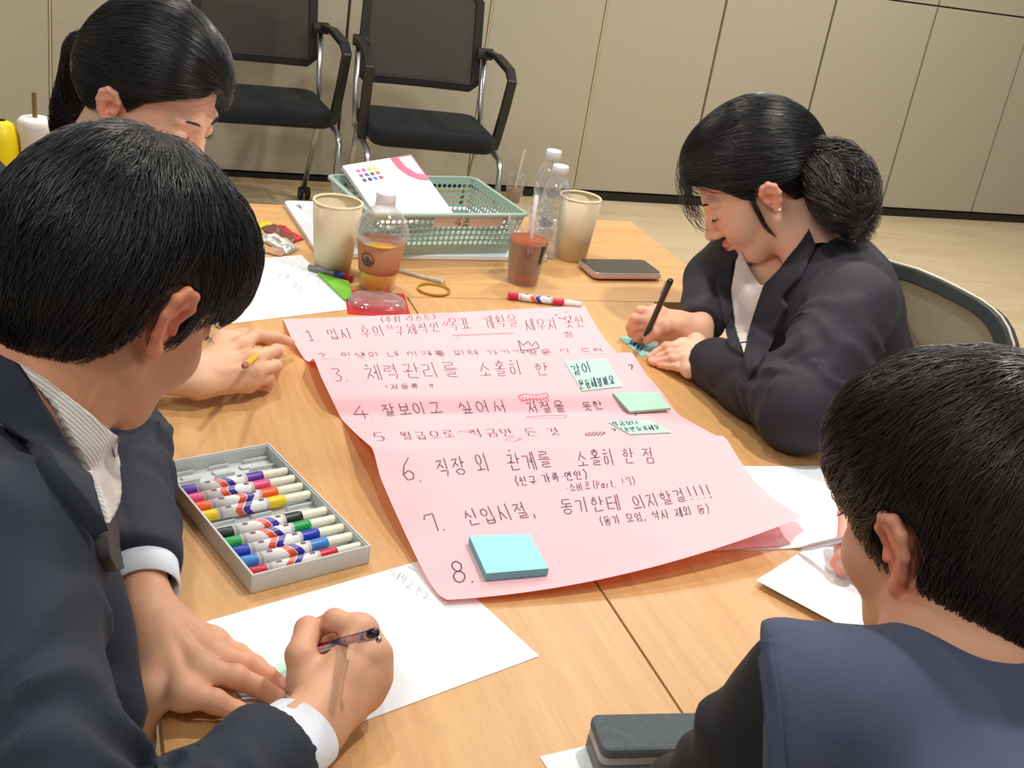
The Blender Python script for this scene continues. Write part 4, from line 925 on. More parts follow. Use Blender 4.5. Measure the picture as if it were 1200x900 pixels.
def wob(seed, sc, n=7):
    r = np.random.default_rng(seed); K = r.normal(size=(n, 3))*sc; ph = r.uniform(0, 6.28, n)
    return lambda x, y, z: sum(np.sin(K[i, 0]*x+K[i, 1]*y+K[i, 2]*z+ph[i]) for i in range(n))/n

# ---------------------------------------------------------------- head
def head_mesh(neck, skin, sex='m', h=.0021, fine_ear=True, smile=0):
    """head in its own frame: x right, y forward, z up; neck = neck-base point in that frame"""
    F = Field((-.10, -.16, -.24), (.10, .13, .13), h)
    F.ell((0, -.012, .032), (.073, .093, .083), .01).ell((0, .028, -.03), (.060, .060, .078), .03).ell((0, .045, -.085), (.034, .034, .026), .03)
    for s in (-1, 1):
        F.ell((s*.036, .058, -.034), (.024, .024, .026), .02); F.cap((s*.058, -.005, -.055), (s*.025, .055, -.095), .013, .012, .02)
        F.cap((s*.012, .080, .020), (s*.042, .072, .020), .008, .008, .012); F.ell((s*.031, .094, .001), (.017, .012, .009), .010, 'sub')
        F.ell((s*.031, .073, -.001), (.0165, .0135, .0125), .004); F.ell((s*.0115, .093, -.037), (.0075, .010, .0065), .005)
        F.ell((s*.0065, .098, -.043), (.003, .005, .0025), .002, 'sub')
    F.cap((0, .083, .012), (0, .103, -.032), .0065, .0095, .010).ell((0, .106, -.033), (.0095, .0085, .0085), .005)
    F.ell((0, .090, -.0595), (.021, .0085, .0048), .004).ell((0, .088, -.0675), (.018, .009, .0055), .004).cap((-.020, .092, -.0635), (.020, .092, -.0635), .0012, .0012, .003, 'sub')
    F.ell((0, .076, -.095), (.017, .014, .013), .012)
    nr = .050 if sex == 'm' else .042; n0 = np.array((0, -.028, -.055)); nb = np.array(neck); F.cap(n0, nb, nr, nr*1.08, .02); F.cap(n0+(0, -.01, .02), nb+(0, -.01, 0), nr*.8, nr*1.1, .03)
    # ears: rim, bowl, lobe
    for s in (-1, 1):
        ex, ey, ez = s*.073, -.008, -.008 if sex == 'm' else -.012; es = 1 if sex == 'm' else .80; E = lambda a, b, c: (ex+s*es*a, ey+es*b, ez+es*c); A3 = lambda *r: tuple(v*es for v in r)
        F.ell(E(0, 0, 0), A3(.006, .014, .026), .006)
        rim = [E(.004, +.010, +.004), E(.010, +.012, +.018), E(.015, +.004, +.029), E(.018, -.009, +.030), E(.019, -.018, +.020), E(.017, -.019, +.004), E(.012, -.012, -.013), E(.008, -.004, -.024)]
        F.tube(rim, [.0035, .004, .0042, .0042, .0042, .004, .004, .0045], .003)
        plate = [E(.008, -.002, +.018), E(.010, -.009, +.008), E(.006, -.005, -.010)]; F.cap(E(.010, -.002, +.024), E(.012, -.008, +.018), .0065, .006, .003)
        F.tube(plate, [.007, .007, .006], .006); F.ell(E(.007, -.001, -.025), A3(.005, .008, .009), .004)
        F.ell(E(.013, -.002, +.0), A3(.007, .0075, .012), .003, 'sub'); F.cap(E(.004, +.010, -.002), E(.007, +.008, -.006), .004, .0035, .003)
        F.cap(E(.012, -.011, +.010), E(.012, -.008, -.010), .003, .003, .003)
    V, Q = F.mesh(); b = lin(skin); C = np.tile(b, (len(V), 1))
    def blend(c, r, col, amt):
        nonlocal C
        d = np.linalg.norm((V-np.array(c))/np.array(r), axis=1); w_ = (np.clip(1.3-d, 0, 1)**1.0*amt)[:, None]; w_ = np.clip(w_, 0, 1); C = C*(1-w_)+col*w_
    red = b*np.array((1.08, .58, .54)); 
    for s in (-1, 1): blend((s*.085, -.01, -.008), (.02, .03, .04), red, .85 if sex == 'm' else .6); blend((s*.038, .075, -.03), (.022, .03, .022), b*np.array((1.0, .78, .74)), .6)
    blend((0, .105, -.034), (.012, .012, .012), red, .35)
    lip = lin((206, 122, 112) if sex == 'f' else (176, 110, 96)); blend((0, .097, -.0595), (.022, .012, .0055), lip, 1.6); blend((0, .095, -.067), (.019, .012, .006), lip, 1.6)
    blend((0, .101, -.0635), (.021, .01, .0016), lip*.45, 1.2)
    return V, Q, C
brow_m = mat('dark_brow_hair', (48, 38, 34), .8); lash_m = mat('dark_lash', (28, 22, 22), .7)
def face_extras(M, parent, brow_w=.0022):
    for s in (-1, 1):
        def P(x, y, z): return M @ Vector((x, y, z))
        bm = bmesh.new(); tube(bm, [P(s*.014, .0895, .0195), P(s*.024, .0885, .023), P(s*.036, .083, .024), P(s*.047, .073, .019)], [.0014, brow_w, brow_w*.9, .0006], 6)
        o = obj('eyebrow', bm, brow_m, None, smooth=True); set_parent_keep(o, parent)
        bm = bmesh.new(); pts = [(s*.0165, .0835, -.0035), (s*.023, .0873, -.0062), (s*.031, .0878, -.0072), (s*.040, .0842, -.0062), (s*.0465, .0785, -.003)]
        tube(bm, [P(*q) for q in pts], [.0005, .0009, .001, .001, .0006], 5)
        for i in range(9):
            t = i/8; a = Vector(pts[1]).lerp(Vector(pts[4]), t); a.y = .0885-.010*max(0, t-.2)**1.5; b = a+Vector((s*(.002+.003*t), .004, -.0042)); tube(bm, [P(*a), P(*b)], [.0004, .0001], 4)
        o = obj('eyelashes', bm, lash_m, None, smooth=True); o['kind'] = 'stuff'; set_parent_keep(o, parent)

# ---------------------------------------------------------------- hand
def hand_mesh(wrist, back_n, fingers, palm_r=.013, fr=1.0, skin=(215, 165, 135), h=.0016, forearm=None, web=True, wr=.024, nails=True):
    """fingers: dict name -> 4 joints (knuckle, middle, far joint, tip) in world space; 'thumb' likewise"""
    allp = [np.array(wrist)]+[np.array(p) for f in fingers.values() for p in f]; fa = np.array(forearm) if forearm is not None else None
    A = np.array(allp); lo, hi = A.min(0)-.04, A.max(0)+.04; F = Field(lo, hi, h); w_ = np.array(wrist); bn = np.array(Vector(back_n).normalized())
    rad = {'index': (.0098, .0086, .0078, .0066), 'middle': (.0100, .0088, .0080, .0068), 'ring': (.0096, .0084, .0075, .0064), 'pinky': (.0086, .0074, .0066, .0056), 'thumb': (.0145, .0112, .0102, .0080)}
    mc = [np.array(f[0]) for n, f in fingers.items() if n != 'thumb']
    cross = (mc[-1]-mc[0]); cross /= np.linalg.norm(cross)
    for i, m in enumerate(mc):
        off = (i/(len(mc)-1)-.5)*.030
        F.cap(w_+cross*off, m-bn*.003, palm_r*1.08, palm_r*.92, .012)
    if 'thumb' in fingers: t = [np.array(p) for p in fingers['thumb']]; F.cap(w_+(t[0]-w_)*.3, t[0], .016, .0145, .014); F.cap(t[0], mc[0]*.5+w_*.5, .012, .012, .014)
    if fa is not None: 
        d = (fa-w_)/np.linalg.norm(fa-w_); F.cap(w_+d*.035+cross*.009, w_+cross*.010, wr*.86, wr*.74, .014); F.cap(w_+d*.035-cross*.009, w_-cross*.010, wr*.86, wr*.74, .014)
    for n, f in fingers.items():
        r = [x*fr for x in rad[n]]; f = [np.array(p, float) for p in f]
        if n == 'thumb': F.cap(f[0], f[1], r[0], r[1], .010); F.cap(f[1], f[2], r[1]*.97, r[2], .005); F.cap(f[2], f[3], r[2], r[3], .004); continue
        G = Field(np.min(f, 0)-.02, np.max(f, 0)+.02, h)
        F.cap(f[0]-bn*.002, f[0]*.72+f[1]*.28, r[0]*1.04, r[0], .012)
        F.cap(f[0]*.72+f[1]*.28, f[1], r[0], r[1], .0028); F.cap(f[1], f[2], r[1], r[2], .0028); F.cap(f[2], f[3], r[2], r[3], .0028)
        F.ell(f[1], np.array((1, 1, 1))*r[1]*1.05, .003)
    # knuckles and tendons
    for m in mc: F.ell(m+bn*palm_r*.45, (.0075, .0075, .0060), .010); F.cap(w_*.7+m*.3+bn*palm_r*.75, m+bn*palm_r*.62, .0022, .0026, .010)
    V, Q = F.mesh(); b = lin(skin); C = np.tile(b, (len(V), 1)); red = b*np.array((1.02, .66, .60))
    for n, f in fingers.items():
        for j, amt in ((3, .55), (2, .3), (1, .35)):
            d = np.linalg.norm(V-np.array(f[j]), axis=1); ww = (np.clip(1.3-d/.013, 0, 1)*amt)[:, None]; C = C*(1-ww)+red*ww
        if nails:
            a, t = np.array(f[2], float), np.array(f[3], float); d = (t-a)/np.linalg.norm(t-a); n_ = bn-d*(bn@d); n_ /= np.linalg.norm(n_)+1e-9
            c = t+d*.001+n_*rad[n][3]*.9; e = np.linalg.norm(V-c, axis=1); ww = (np.clip((.0062-e)/.0012, 0, 1)*.75)[:, None]; C = C*(1-ww)+lin((236, 190, 178))*ww
    nz = wob(5, 130)(V[:, 0], V[:, 1], V[:, 2])[:, None]; C = C*(1+.05*nz); return V, Q, C

def join(parts):
    V = np.concatenate([p[0] for p in parts]); off = np.cumsum([0]+[len(p[0]) for p in parts[:-1]]); Q = np.concatenate([p[1]+o for p, o in zip(parts, off)]); C = np.concatenate([p[2] for p in parts]); return V, Q, C

# ---------------------------------------------------------------- hair
def ribbons(P, N, r, name, m, parent, tip=.25):
    """P (S,K,3) strand points, N (S,K,3) outward normals -> three-sided tapering strands as one mesh"""
    S, K, _ = P.shape; Tn = np.gradient(P, axis=1); Tn /= np.linalg.norm(Tn, axis=2, keepdims=True)+1e-9; Sd = np.cross(Tn, N); Sd /= np.linalg.norm(Sd, axis=2, keepdims=True)+1e-9
    tp = np.interp(np.linspace(0, 1, K), [0, .12, .7, 1], [.5, 1, .9, tip])[None, :, None]; rr = (r if np.ndim(r) else np.full(S, r))[:, None, None]*tp
    ring = np.stack([P+Sd*rr, P-Sd*rr, P+N*rr*1.1], 2); V = ring.reshape(-1, 3); base = (np.arange(S)[:, None]*K+np.arange(K-1)[None, :])*3; q = []
    for a, b in ((0, 1), (1, 2), (2, 0)): q.append(np.stack([base+a, base+b, base+3+b, base+3+a], -1).reshape(-1, 4))
    o = mesh_np(name, V, np.concatenate(q), m, parent); o['kind'] = 'stuff'; return o
def grow(shell, seeds, flow, K, step, lift0, lift1, M, jitter=.25, hl=None, rng=RNG, wave=.0):
    P = seeds.copy(); S = len(P); out = []; nrm = []; lf = rng.uniform(0, 1, S); al = rng.normal(0, jitter, S); alive = np.ones(S, bool); ph = rng.uniform(0, 6.28, S); limit = rng.uniform(-.002, .016, S)
    for k in range(K):
        G = shell.grad(P); lift = lift0+(lift1-lift0)*lf*np.sin(np.pi*min(1, k/(K-1)*.9+.1))
        P = P-(shell.sample(P)-lift)[:, None]*G; out.append(P.copy()); nrm.append(G)
        v = flow(P); v = v-(v*G).sum(1, keepdims=True)*G; v /= np.linalg.norm(v, axis=1, keepdims=True)+1e-9
        sd = np.cross(v, G); v = v+sd*(al+wave*np.sin(ph+k*.9))[:, None]
        if hl is not None: alive &= hl(P) > -limit
        P = P+v*step*alive[:, None]
    Pn = np.stack(out, 1); Nn = np.stack(nrm, 1); ln = np.linalg.norm(np.diff(Pn, axis=1), axis=2).sum(1); ok = ln > step*1.5
    Pn, Nn = Pn[ok], Nn[ok]
    # strands that stopped early: spread their points over the length they did grow
    R = np.array(M)[:3, :3]; return xf(M, Pn.reshape(-1, 3)).reshape(Pn.shape), (Nn.reshape(-1, 3)@R.T).reshape(Nn.shape)
def hair_mat(name, c, rough=.34): 
    m = mat(name, c, rough, spec=.85); nt = m.node_tree; b = nt.nodes['Principled BSDF']; b.inputs['Anisotropic'].default_value = .0; b.inputs['Sheen Weight'].default_value = .0
    oi = nt.nodes.new('ShaderNodeNewGeometry'); rp = nt.nodes.new('ShaderNodeMix'); rp.data_type = 'RGBA'; c0 = srgb(*c); rp.inputs[6].default_value = tuple(v*.5 for v in c0[:3])+(1,); rp.inputs[7].default_value = tuple(v*1.9 for v in c0[:3])+(1,)
    nt.links.new(oi.outputs['Random Per Island'], rp.inputs[0]); nt.links.new(rp.outputs[2], b.inputs['Base Color']); return m
def head_frame(c, fwd, up=(0, 0, 1), roll=0):
    y = Vector(fwd).normalized(); z = Vector(up); z = (z-y*z.dot(y)).normalized(); x = y.cross(z); 
    if roll: q = Matrix.Rotation(math.radians(roll), 3, y); z = q @ z; x = q @ x
    c = Vector(c); return Matrix(((x.x, y.x, z.x, c.x), (x.y, y.y, z.y, c.y), (x.z, y.z, z.z, c.z), (0, 0, 0, 1)))
def dirv(az, el): a, e = math.radians(az), math.radians(el); return Vector((math.cos(a)*math.cos(e), math.sin(a)*math.cos(e), math.sin(e)))
def hair_fields(prims, hl, ear=True, h=.0025, grooves=None, earcut=((.079, -.010, -.006), (.020, .027, .034))):
    F = Field((-.125, -.175, -.14), (.125, .145, .16), h)
    for p in prims: 
        if p[0] == 'e': F.ell(p[1], p[2], p[3])
        else: F.cap(p[1], p[2], p[3], p[4], p[5])
    shell = Field((-.125, -.175, -.14), (.125, .145, .16), h); shell.f = F.f.copy()
    if grooves is not None: F.disp(grooves)
    X, Y, Z_ = np.meshgrid(*F.ax, indexing='ij', sparse=True); d = hl(X, Y, Z_).astype(np.float32)  # positive inside the haired region
    f = F.f; dd = -d; k = .008; hh = np.maximum(k-np.abs(f-dd), 0)/k; F.f = (np.maximum(f, dd)+hh*hh*k*.25).astype(np.float32)
    if ear:
        for s in (-1, 1): F.ell((s*earcut[0][0], earcut[0][1], earcut[0][2]), earcut[1], .006, 'sub')
    return F, shell
def scatter(shell, n, hl, rng=RNG, lo=(-.12, -.17, -.13), hi=(.12, .14, .16)):
    P = rng.uniform(lo, hi, (n*12, 3))
    for _ in range(4): P = P-shell.sample(P)[:, None]*shell.grad(P)
    P = P[(np.abs(shell.sample(P)) < .002) & (hl(P[:, 0], P[:, 1], P[:, 2]) > .001)]; return P[:n]
def clothes(name, F, m, parent, wr=None):
    if wr: F.disp(wr)
    V, Q = F.mesh(); E = np.concatenate([Q[:, [i, (i+1) % 4]] for i in range(4)]); deg = np.bincount(E.ravel(), minlength=len(V))[:, None]
    for _ in range(4):
        S = np.zeros_like(V)
        for c in range(3): S[:, c] = np.bincount(E[:, 0], V[E[:, 1], c], len(V))+np.bincount(E[:, 1], V[E[:, 0], c], len(V))
        V = V*.45+.55*S/np.maximum(deg, 1)
    o = mesh_np(name, V, Q, m, parent); return o, V, Q
def bvh_np(V, Q): return BVHTree.FromPolygons([Vector(v) for v in V.tolist()], Q.tolist())
def patch(name, poly, bvh, m, parent, th=.004, off=.001, step=6, extra=None, soft=1):
    """a cloth piece cut to an outline, laid on the garment below it, with real thickness"""
    bm = bmesh.new(); vs_ = [bm.verts.new((x, y, 0)) for x, y in poly]; bm.faces.new(vs_); bmesh.ops.triangulate(bm, faces=bm.faces)
    for _ in range(6):
        lg = [e for e in bm.edges if e.calc_length() > step]
        if not lg: break
        bmesh.ops.subdivide_edges(bm, edges=lg, cuts=1); bmesh.ops.triangulate(bm, faces=[f for f in bm.faces if len(f.verts) > 3])
    dead = []
    N = {}
    for v in bm.verts:
        r = ray(v.co.x, v.co.y).normalized(); p, n, i, d = bvh.ray_cast(CAMP, r)
        if p is None: dead.append(v); continue
        if n.dot(r) > 0: n = -n
        N[v] = (p, n)
    for v in dead: bm.verts.remove(v)
    t0 = {v: (p-CAMP).length for v, (p, n) in N.items()}; rr = {v: (p-CAMP).normalized() for v, (p, n) in N.items()}; t1 = dict(t0); ns = {v: n.copy() for v, (p, n) in N.items()}
    for _ in range(10):   # a cloth piece spans the hollows instead of dropping into them
        nb = {v: [e.other_vert(v) for e in v.link_edges] for v in t1}
        t1 = {v: min(t0[v], (t1[v]+sum(t1[q] for q in nb[v]))/(1+len(nb[v]))) for v in t1}
        ns = {v: (ns[v]+sum((ns[q] for q in nb[v]), Vector())).normalized() for v in ns}
    for v in t1: v.co = CAMP+rr[v]*t1[v]+ns[v]*(off+th)
    for _ in range(soft): bmesh.ops.smooth_vert(bm, verts=list(bm.verts), factor=.5, use_axis_x=True, use_axis_y=True, use_axis_z=True)
    top = list(bm.verts); faces = list(bm.faces); be = [e for e in bm.edges if len(e.link_faces) == 1]; lo = {v: bm.verts.new(v.co-ns[v]*(th+off*.8)) for v in top}
    for e in be: a, b = e.verts; bm.faces.new((a, b, lo[b], lo[a]))
    return obj(name, bm, m, parent, smooth=True)
def folds(a, b, lam, amp, t0, t1, seed=1, R=.10, warp=1.6):
    """cloth creases round a sleeve: ridges across the axis a-b between t0 and t1"""
    a = np.array(a, float); b = np.array(b, float); d = b-a; Ln = np.linalg.norm(d); d = d/Ln; w1 = wob(seed, 26); w2 = wob(seed+1, 55)
    def f(x, y, z):
        px, py, pz = x-a[0], y-a[1], z-a[2]; u = px*d[0]+py*d[1]+pz*d[2]; r = np.sqrt(np.maximum(px*px+py*py+pz*pz-u*u, 0)); t = u/Ln
        m = np.clip((t-t0)/.15, 0, 1)*np.clip((t1-t)/.15, 0, 1)*np.clip((R-r)/.02, 0, 1); ph = u/lam+warp*w1(x, y, z); s = (.5+.5*np.cos(2*np.pi*ph))**1.7; return -amp*m*(s-.3)*(.45+.9*np.clip(w2(x, y, z)*2+.5, 0, 1))
    return f
def addf(*fs): return lambda x, y, z: sum(f(x, y, z) for f in fs)
skin_m = attr_mat('skin', .5, spec=.4, bump=.12, bscale=700)
# ---------------------------------------------------------------- the four people
V3 = lambda *a: Vector(a)
navy_suit = mat('navy_suit_wool', (34, 40, 54), .78, sheen=.03, bump=.25, bscale=900, var=.12, vscale=300)
black_suit = mat('black_suit_wool', (36, 33, 44), .75, sheen=.03, bump=.2, bscale=900, var=.1, vscale=300)
hairA = hair_mat('black_hair', (20, 18, 19)); hairD = hair_mat('dark_brown_hair', (32, 25, 22)); scalp = mat('hair_mass', (16, 14, 14), .55, spec=.35)
shirt_w = mat('white_shirt', (222, 228, 238), .7)
def pinstripe():
    m = mat('pinstripe_shirt', (214, 212, 206), .7); nt = m.node_tree; b = nt.nodes['Principled BSDF']; tc = nt.nodes.new('ShaderNodeTexCoord'); w_ = nt.nodes.new('ShaderNodeTexWave'); w_.inputs['Scale'].default_value = 120; w_.bands_direction = 'DIAGONAL'
    r = nt.nodes.new('ShaderNodeValToRGB'); r.color_ramp.elements[0].color = srgb(168, 164, 158); r.color_ramp.elements[1].color = srgb(224, 222, 216); r.color_ramp.elements[1].position = .5
    nt.links.new(tc.outputs['Object'], w_.inputs['Vector']); nt.links.new(w_.outputs['Fac'], r.inputs['Fac']); nt.links.new(r.outputs['Color'], b.inputs['Base Color']); return m
pin_m = pinstripe()
def bvh_join(*ms): V, Q = np.concatenate([m[0] for m in ms]), np.concatenate([m[1]+sum(len(k[0]) for k in ms[:i]) for i, m in enumerate(ms)]); return bvh_np(V, Q)
def person(label, loc): return empty('person', label, 'person', loc)
def inner_body(head_c, neck, chest, hips, arms, skin, rn=.045):
    pts = [p for a in arms for p in a]+[neck, chest, hips]; lo = np.min([np.array(p) for p in pts], 0)-.14; hi = np.max([np.array(p) for p in pts], 0)+.14
    F = Field(lo, hi, .008); F.cap(neck, chest, rn, .075, .03).cap(chest, hips, .085, .08, .03)
    for a in arms: F.cap(chest, a[0], .07, .038, .03); F.tube(a, [.036, .030, .019], .01)
    V, Q = F.mesh(); return V, Q, np.tile(lin(skin), (len(V), 1))
def body(parent, parts):
    global LASTBODY
    V, Q, C = join(parts); LASTBODY = (V, Q); o = mesh_np('body', V, Q, skin_m, None); set_tint(o, C); set_parent_keep(o, parent); return o
def cuff(name, wrist, along, r0, r1, length, m, parent, sq=.82, flat=(0, 0, 1), n=36):
    """short open shirt cuff: a ring with thickness, along = direction from forearm to hand"""
    z = Vector(along).normalized(); M = frame(wrist, flat, zdir=z) if abs(Vector(flat).dot(z)) < .9 else frame(wrist, (1, 0, 0), zdir=z)
    # frame() keeps x; rebuild so that z is exact
    x = (Vector(flat)-z*Vector(flat).dot(z)).normalized(); y = z.cross(x); o_ = Vector(wrist); M = Matrix(((x.x, y.x, z.x, o_.x), (x.y, y.y, z.y, o_.y), (x.z, y.z, z.z, o_.z), (0, 0, 0, 1)))
    bm = L([(r0, -length*.7), (r0, 0), (r1, length), (r1-.0022, length), (r0-.0025, 0), (r0-.0025, -length*.7)], n)
    bmesh.ops.transform(bm, matrix=Matrix.Diagonal((sq, 1, 1, 1)), verts=bm.verts); bmesh.ops.transform(bm, matrix=M, verts=bm.verts)
    o = obj(name, bm, m, None, smooth=True); set_parent_keep(o, parent); return o
def hairdo(parent, M, prims, hl, n, r, K, step, flow, mat_s, lift=(.0006, .004), grooves=None, ear=True, jitter=.16, earcut=None, fringe=True, mass=None, wave=0.05):
    kw = dict(earcut=earcut) if earcut else {}
    F, shell = hair_fields(prims, hl, ear, grooves=grooves, **kw); V, Q = F.mesh(); o = mesh_np('hair', xf(M, V), Q, mass or scalp, None); set_parent_keep(o, parent)
    sd = scatter(shell, n, hl)
    P, N = grow(shell, sd, flow, K, step, lift[0], lift[1], M, jitter, hl=lambda p: hl(p[:, 0], p[:, 1], p[:, 2]), wave=wave)
    if ear:   # keep strands off the ears
        Mi = np.array(Matrix(M).inverted()); loc = xf(Mi, P.reshape(-1, 3)).reshape(P.shape); c = np.array(earcut[0] if earcut else (.079, -.010, -.006)); rr = np.array(earcut[1] if earcut else (.020, .027, .034)); l2 = loc.copy(); l2[..., 0] = np.abs(l2[..., 0])
        bad = (((l2-c)/(rr*.92))**2).sum(-1).min(1) < 1; P, N = P[~bad], N[~bad]
    rs = RNG.uniform(.6, 1.2, len(P))*r
    o2 = ribbons(P, N, rs, 'hair_strands', mat_s, None); set_parent_keep(o2, parent); o2.parent = o; o2.matrix_parent_inverse = o.matrix_world.inverted() if False else Matrix.Identity(4)
    return o, shell
def lock(path, radii, n, r, mat_s, parent, name='ponytail_strands', seed=1, wave=.004, fr=9, K=22, spread=1.0, jag=0):
    """a bundle of strands round a guide curve"""
    rg = np.random.default_rng(seed); path = np.array(path, float); t = np.linspace(0, 1, K); u = np.linspace(0, 1, len(path))
    from_ = lambda A: np.stack([np.interp(t, u, A[:, i]) for i in range(A.shape[1])], 1)
    G = from_(path); 
    for _ in range(3): G[1:-1] = (G[:-2]+2*G[1:-1]+G[2:])/4
    R = np.interp(t, u, radii); T_ = np.gradient(G, axis=0); T_ /= np.linalg.norm(T_, axis=1, keepdims=True); up = np.array((.3, .2, 1.0)); A = np.cross(T_, up); A /= np.linalg.norm(A, axis=1, keepdims=True); Bv = np.cross(T_, A)
    th = rg.uniform(0, 6.28, n); rad = np.sqrt(rg.uniform(.15, 1, n))*spread; ph = rg.uniform(0, 6.28, n); f2 = rg.uniform(.7, 1.3, n)*fr; am = rg.uniform(.2, 1, n)*wave
    ln = rg.uniform(.7, 1.0, n)
    tt = t[None, :]*ln[:, None]; Gi = np.stack([np.interp(tt, t, G[:, i]) for i in range(3)], -1); Ri = np.interp(tt, t, R); Ai = np.stack([np.interp(tt, t, A[:, i]) for i in range(3)], -1); Bi = np.stack([np.interp(tt, t, Bv[:, i]) for i in range(3)], -1)
    a = th[:, None]+.8*np.sin(tt*3+ph[:, None]); c, s_ = np.cos(a), np.sin(a)
    off = rad[:, None]*Ri
    P = Gi+Ai*(c*off+am[:, None]*np.sin(f2[:, None]*tt+ph[:, None]))[..., None]+Bi*(s_*off+am[:, None]*np.cos(f2[:, None]*tt*1.1+ph[:, None]))[..., None]
    N = Ai*c[..., None]+Bi*s_[..., None]; o = ribbons(P, N, rg.uniform(.6, 1.2, n)*r, name, mat_s, None); set_parent_keep(o, parent); return o
def pw(*pts):
    ys = np.array([p[0] for p in pts]); zs = np.array([p[1] for p in pts]); return lambda y: np.interp(y, ys, zs)

# ============ A: the man at left, writing with the oil-slick pen
A_head = D(138, 338, 1.03); Af = dirv(36, -33); AM = head_frame(A_head, Af, roll=0)
A_neck = D(42, 492, 1.00); pA = person('man in navy suit at left foreground, writing with an iridescent pen', (-.30, .95, .0))
A_W_r, A_E_r, A_S_r = Z(374, 842, TZ+.042), V3(.0, .56, .775), D(0, 640, .86)
A_W_l, A_E_l, A_S_l = Z(172, 712, TZ+.036), V3(.055, 1.21, .765), V3(-.04, 1.17, .89)
A_skin = (216, 164, 132)
hr = {'thumb': [Z(362, 800, TZ+.048), Z(352, 768, TZ+.068), Z(361, 738, TZ+.072), Z(366, 752, TZ+.040)],
      'index': [Z(424, 738, TZ+.078), Z(392, 727, TZ+.082), Z(368, 738, TZ+.052), Z(358, 756, TZ+.030)],
      'middle': [Z(440, 766, TZ+.062), Z(424, 738, TZ+.050), Z(392, 742, TZ+.034), Z(372, 762, TZ+.020)],
      'ring': [Z(440, 792, TZ+.046), Z(433, 764, TZ+.026), Z(405, 765, TZ+.016), Z(384, 780, TZ+.014)],
      'pinky': [Z(430, 812, TZ+.032), Z(428, 790, TZ+.014), Z(404, 790, TZ+.010), Z(386, 800, TZ+.010)]}
hl_ = {'thumb': [Z(176, 815, TZ+.018), Z(166, 842, TZ-.004), Z(166, 868, TZ-.026), Z(170, 888, TZ-.040)],
      'index': [Z(215, 812, TZ+.030), Z(252, 822, TZ+.024), Z(278, 834, TZ+.013), Z(297, 843, TZ+.009)],
      'middle': [Z(235, 785, TZ+.034), Z(276, 793, TZ+.030), Z(305, 806, TZ+.017), Z(326, 818, TZ+.0095)],
      'ring': [Z(248, 766, TZ+.028), Z(286, 778, TZ+.025), Z(314, 792, TZ+.014), Z(330, 803, TZ+.0085)],
      'pinky': [Z(250, 752, TZ+.020), Z(280, 766, TZ+.015), Z(300, 778, TZ+.011), Z(316, 790, TZ+.008)]}
HR = hand_mesh(A_W_r, (-.35, -.25, .9), hr, skin=A_skin, forearm=A_E_r, fr=1.10, palm_r=.0138, wr=.024)
HL = hand_mesh(A_W_l, (.05, -.1, 1), hl_, skin=A_skin, forearm=A_E_l, fr=1.12, palm_r=.0125, wr=.0225)
Mi = Matrix(AM).inverted(); hv, hq, hc = head_mesh(Mi @ A_neck, (206, 146, 112), 'm')
chA, hpA = V3(-.11, .96, .80), V3(-.30, .95, .50)
body(pA, [(xf(AM, hv), hq, hc), HR, HL, inner_body(A_head, A_neck, chA, hpA, [(A_S_r, A_E_r, A_W_r), (A_S_l, A_E_l, A_W_l)], A_skin)])
face_extras(AM, pA); bodyA = LASTBODY
def hlA(x, y, z):
    fr = pw((-.16, -.080), (-.10, -.082), (-.07, -.074), (-.045, -.052), (-.033, -.025), (-.022, .012), (.004, .024), (.010, -.022), (.028, -.020), (.034, .010), (.05, .030), (.075, .026), (.13, .022))
    return z-fr(y)+.006*np.sin(x*210+y*90)*(y > .02)
primsA = [('e', (0, -.016, .038), (.086, .108, .100), .01), ('e', (0, -.055, .0), (.078, .070, .085), .03), ('e', (0, .045, .060), (.074, .058, .058), .03), ('e', (0, .066, .038), (.060, .034, .033), .02)]
def radial_flow(w, grav=.35, fwd=.0):
    w = np.array(w)
    def f(P): d = P-w; d /= np.linalg.norm(d, axis=1, keepdims=True)+1e-6; d[:, 2] -= grav; d[:, 1] += fwd; return d
    return f
gA = wob(3, 160); hA, shA = hairdo(pA, AM, primsA, hlA, 9000, .00042, 12, .0065, radial_flow((.01, -.045, .135), .25, .10), hairA, lift=(.0004, .006), grooves=lambda x, y, z: .0022*gA(x, y*.4, z*.4), jitter=.22)
# suit jacket
F = Field((-.52, .36, .42), (.36, 1.42, 1.06), .0058)
F.ell((-.13, .97, .80), (.150, .215, .17), .05).ell((-.22, .96, .62), (.15, .19, .20), .08).cap(A_neck+V3(-.05, 0, -.06), A_S_r+V3(-.03, .05, -.01), .055, .060, .06).cap(A_neck+V3(-.05, 0, -.06), A_S_l+V3(-.03, -.04, 0), .055, .058, .06)
F.cap((-.13, .96, .85), (-.02, .98, .80), .09, .055, .06)
F.ell(A_S_r, (.066, .060, .066), .03)
F.tube([A_S_r, A_E_r], [.062, .056], .02).tube([A_E_r, A_W_r.lerp(A_E_r, .10)], [.055, .043], .016)
F.tube([A_S_l, A_E_l], [.060, .054], .03).tube([A_E_l, A_W_l.lerp(A_E_l, .12)], [.052, .040], .015)
nk = (A_head-A_neck).normalized(); F.plane_cut(A_neck+nk*.045, nk, .13)
for E_, W_, rr in ((A_E_r, A_W_r, .085), (A_E_l, A_W_l, .07)):
    d = (W_-E_).normalized(); F.plane_cut(W_-d*.056, d, rr)
F.cap(D(92, 690, .95), D(128, 835, .935), .036, .030, .04)
for a, b, r_ in (((-.10, .76, .84), (.035, .70, .83), .007), ((-.09, .70, .80), (.045, .64, .80), .008), ((-.08, .85, .90), (.02, .78, .885), .006), ((.0, 1.13, .83), (.07, 1.20, .80), .006), ((.02, 1.08, .80), (.09, 1.12, .79), .006)): F.cap(a, b, r_, r_*.6, .03)
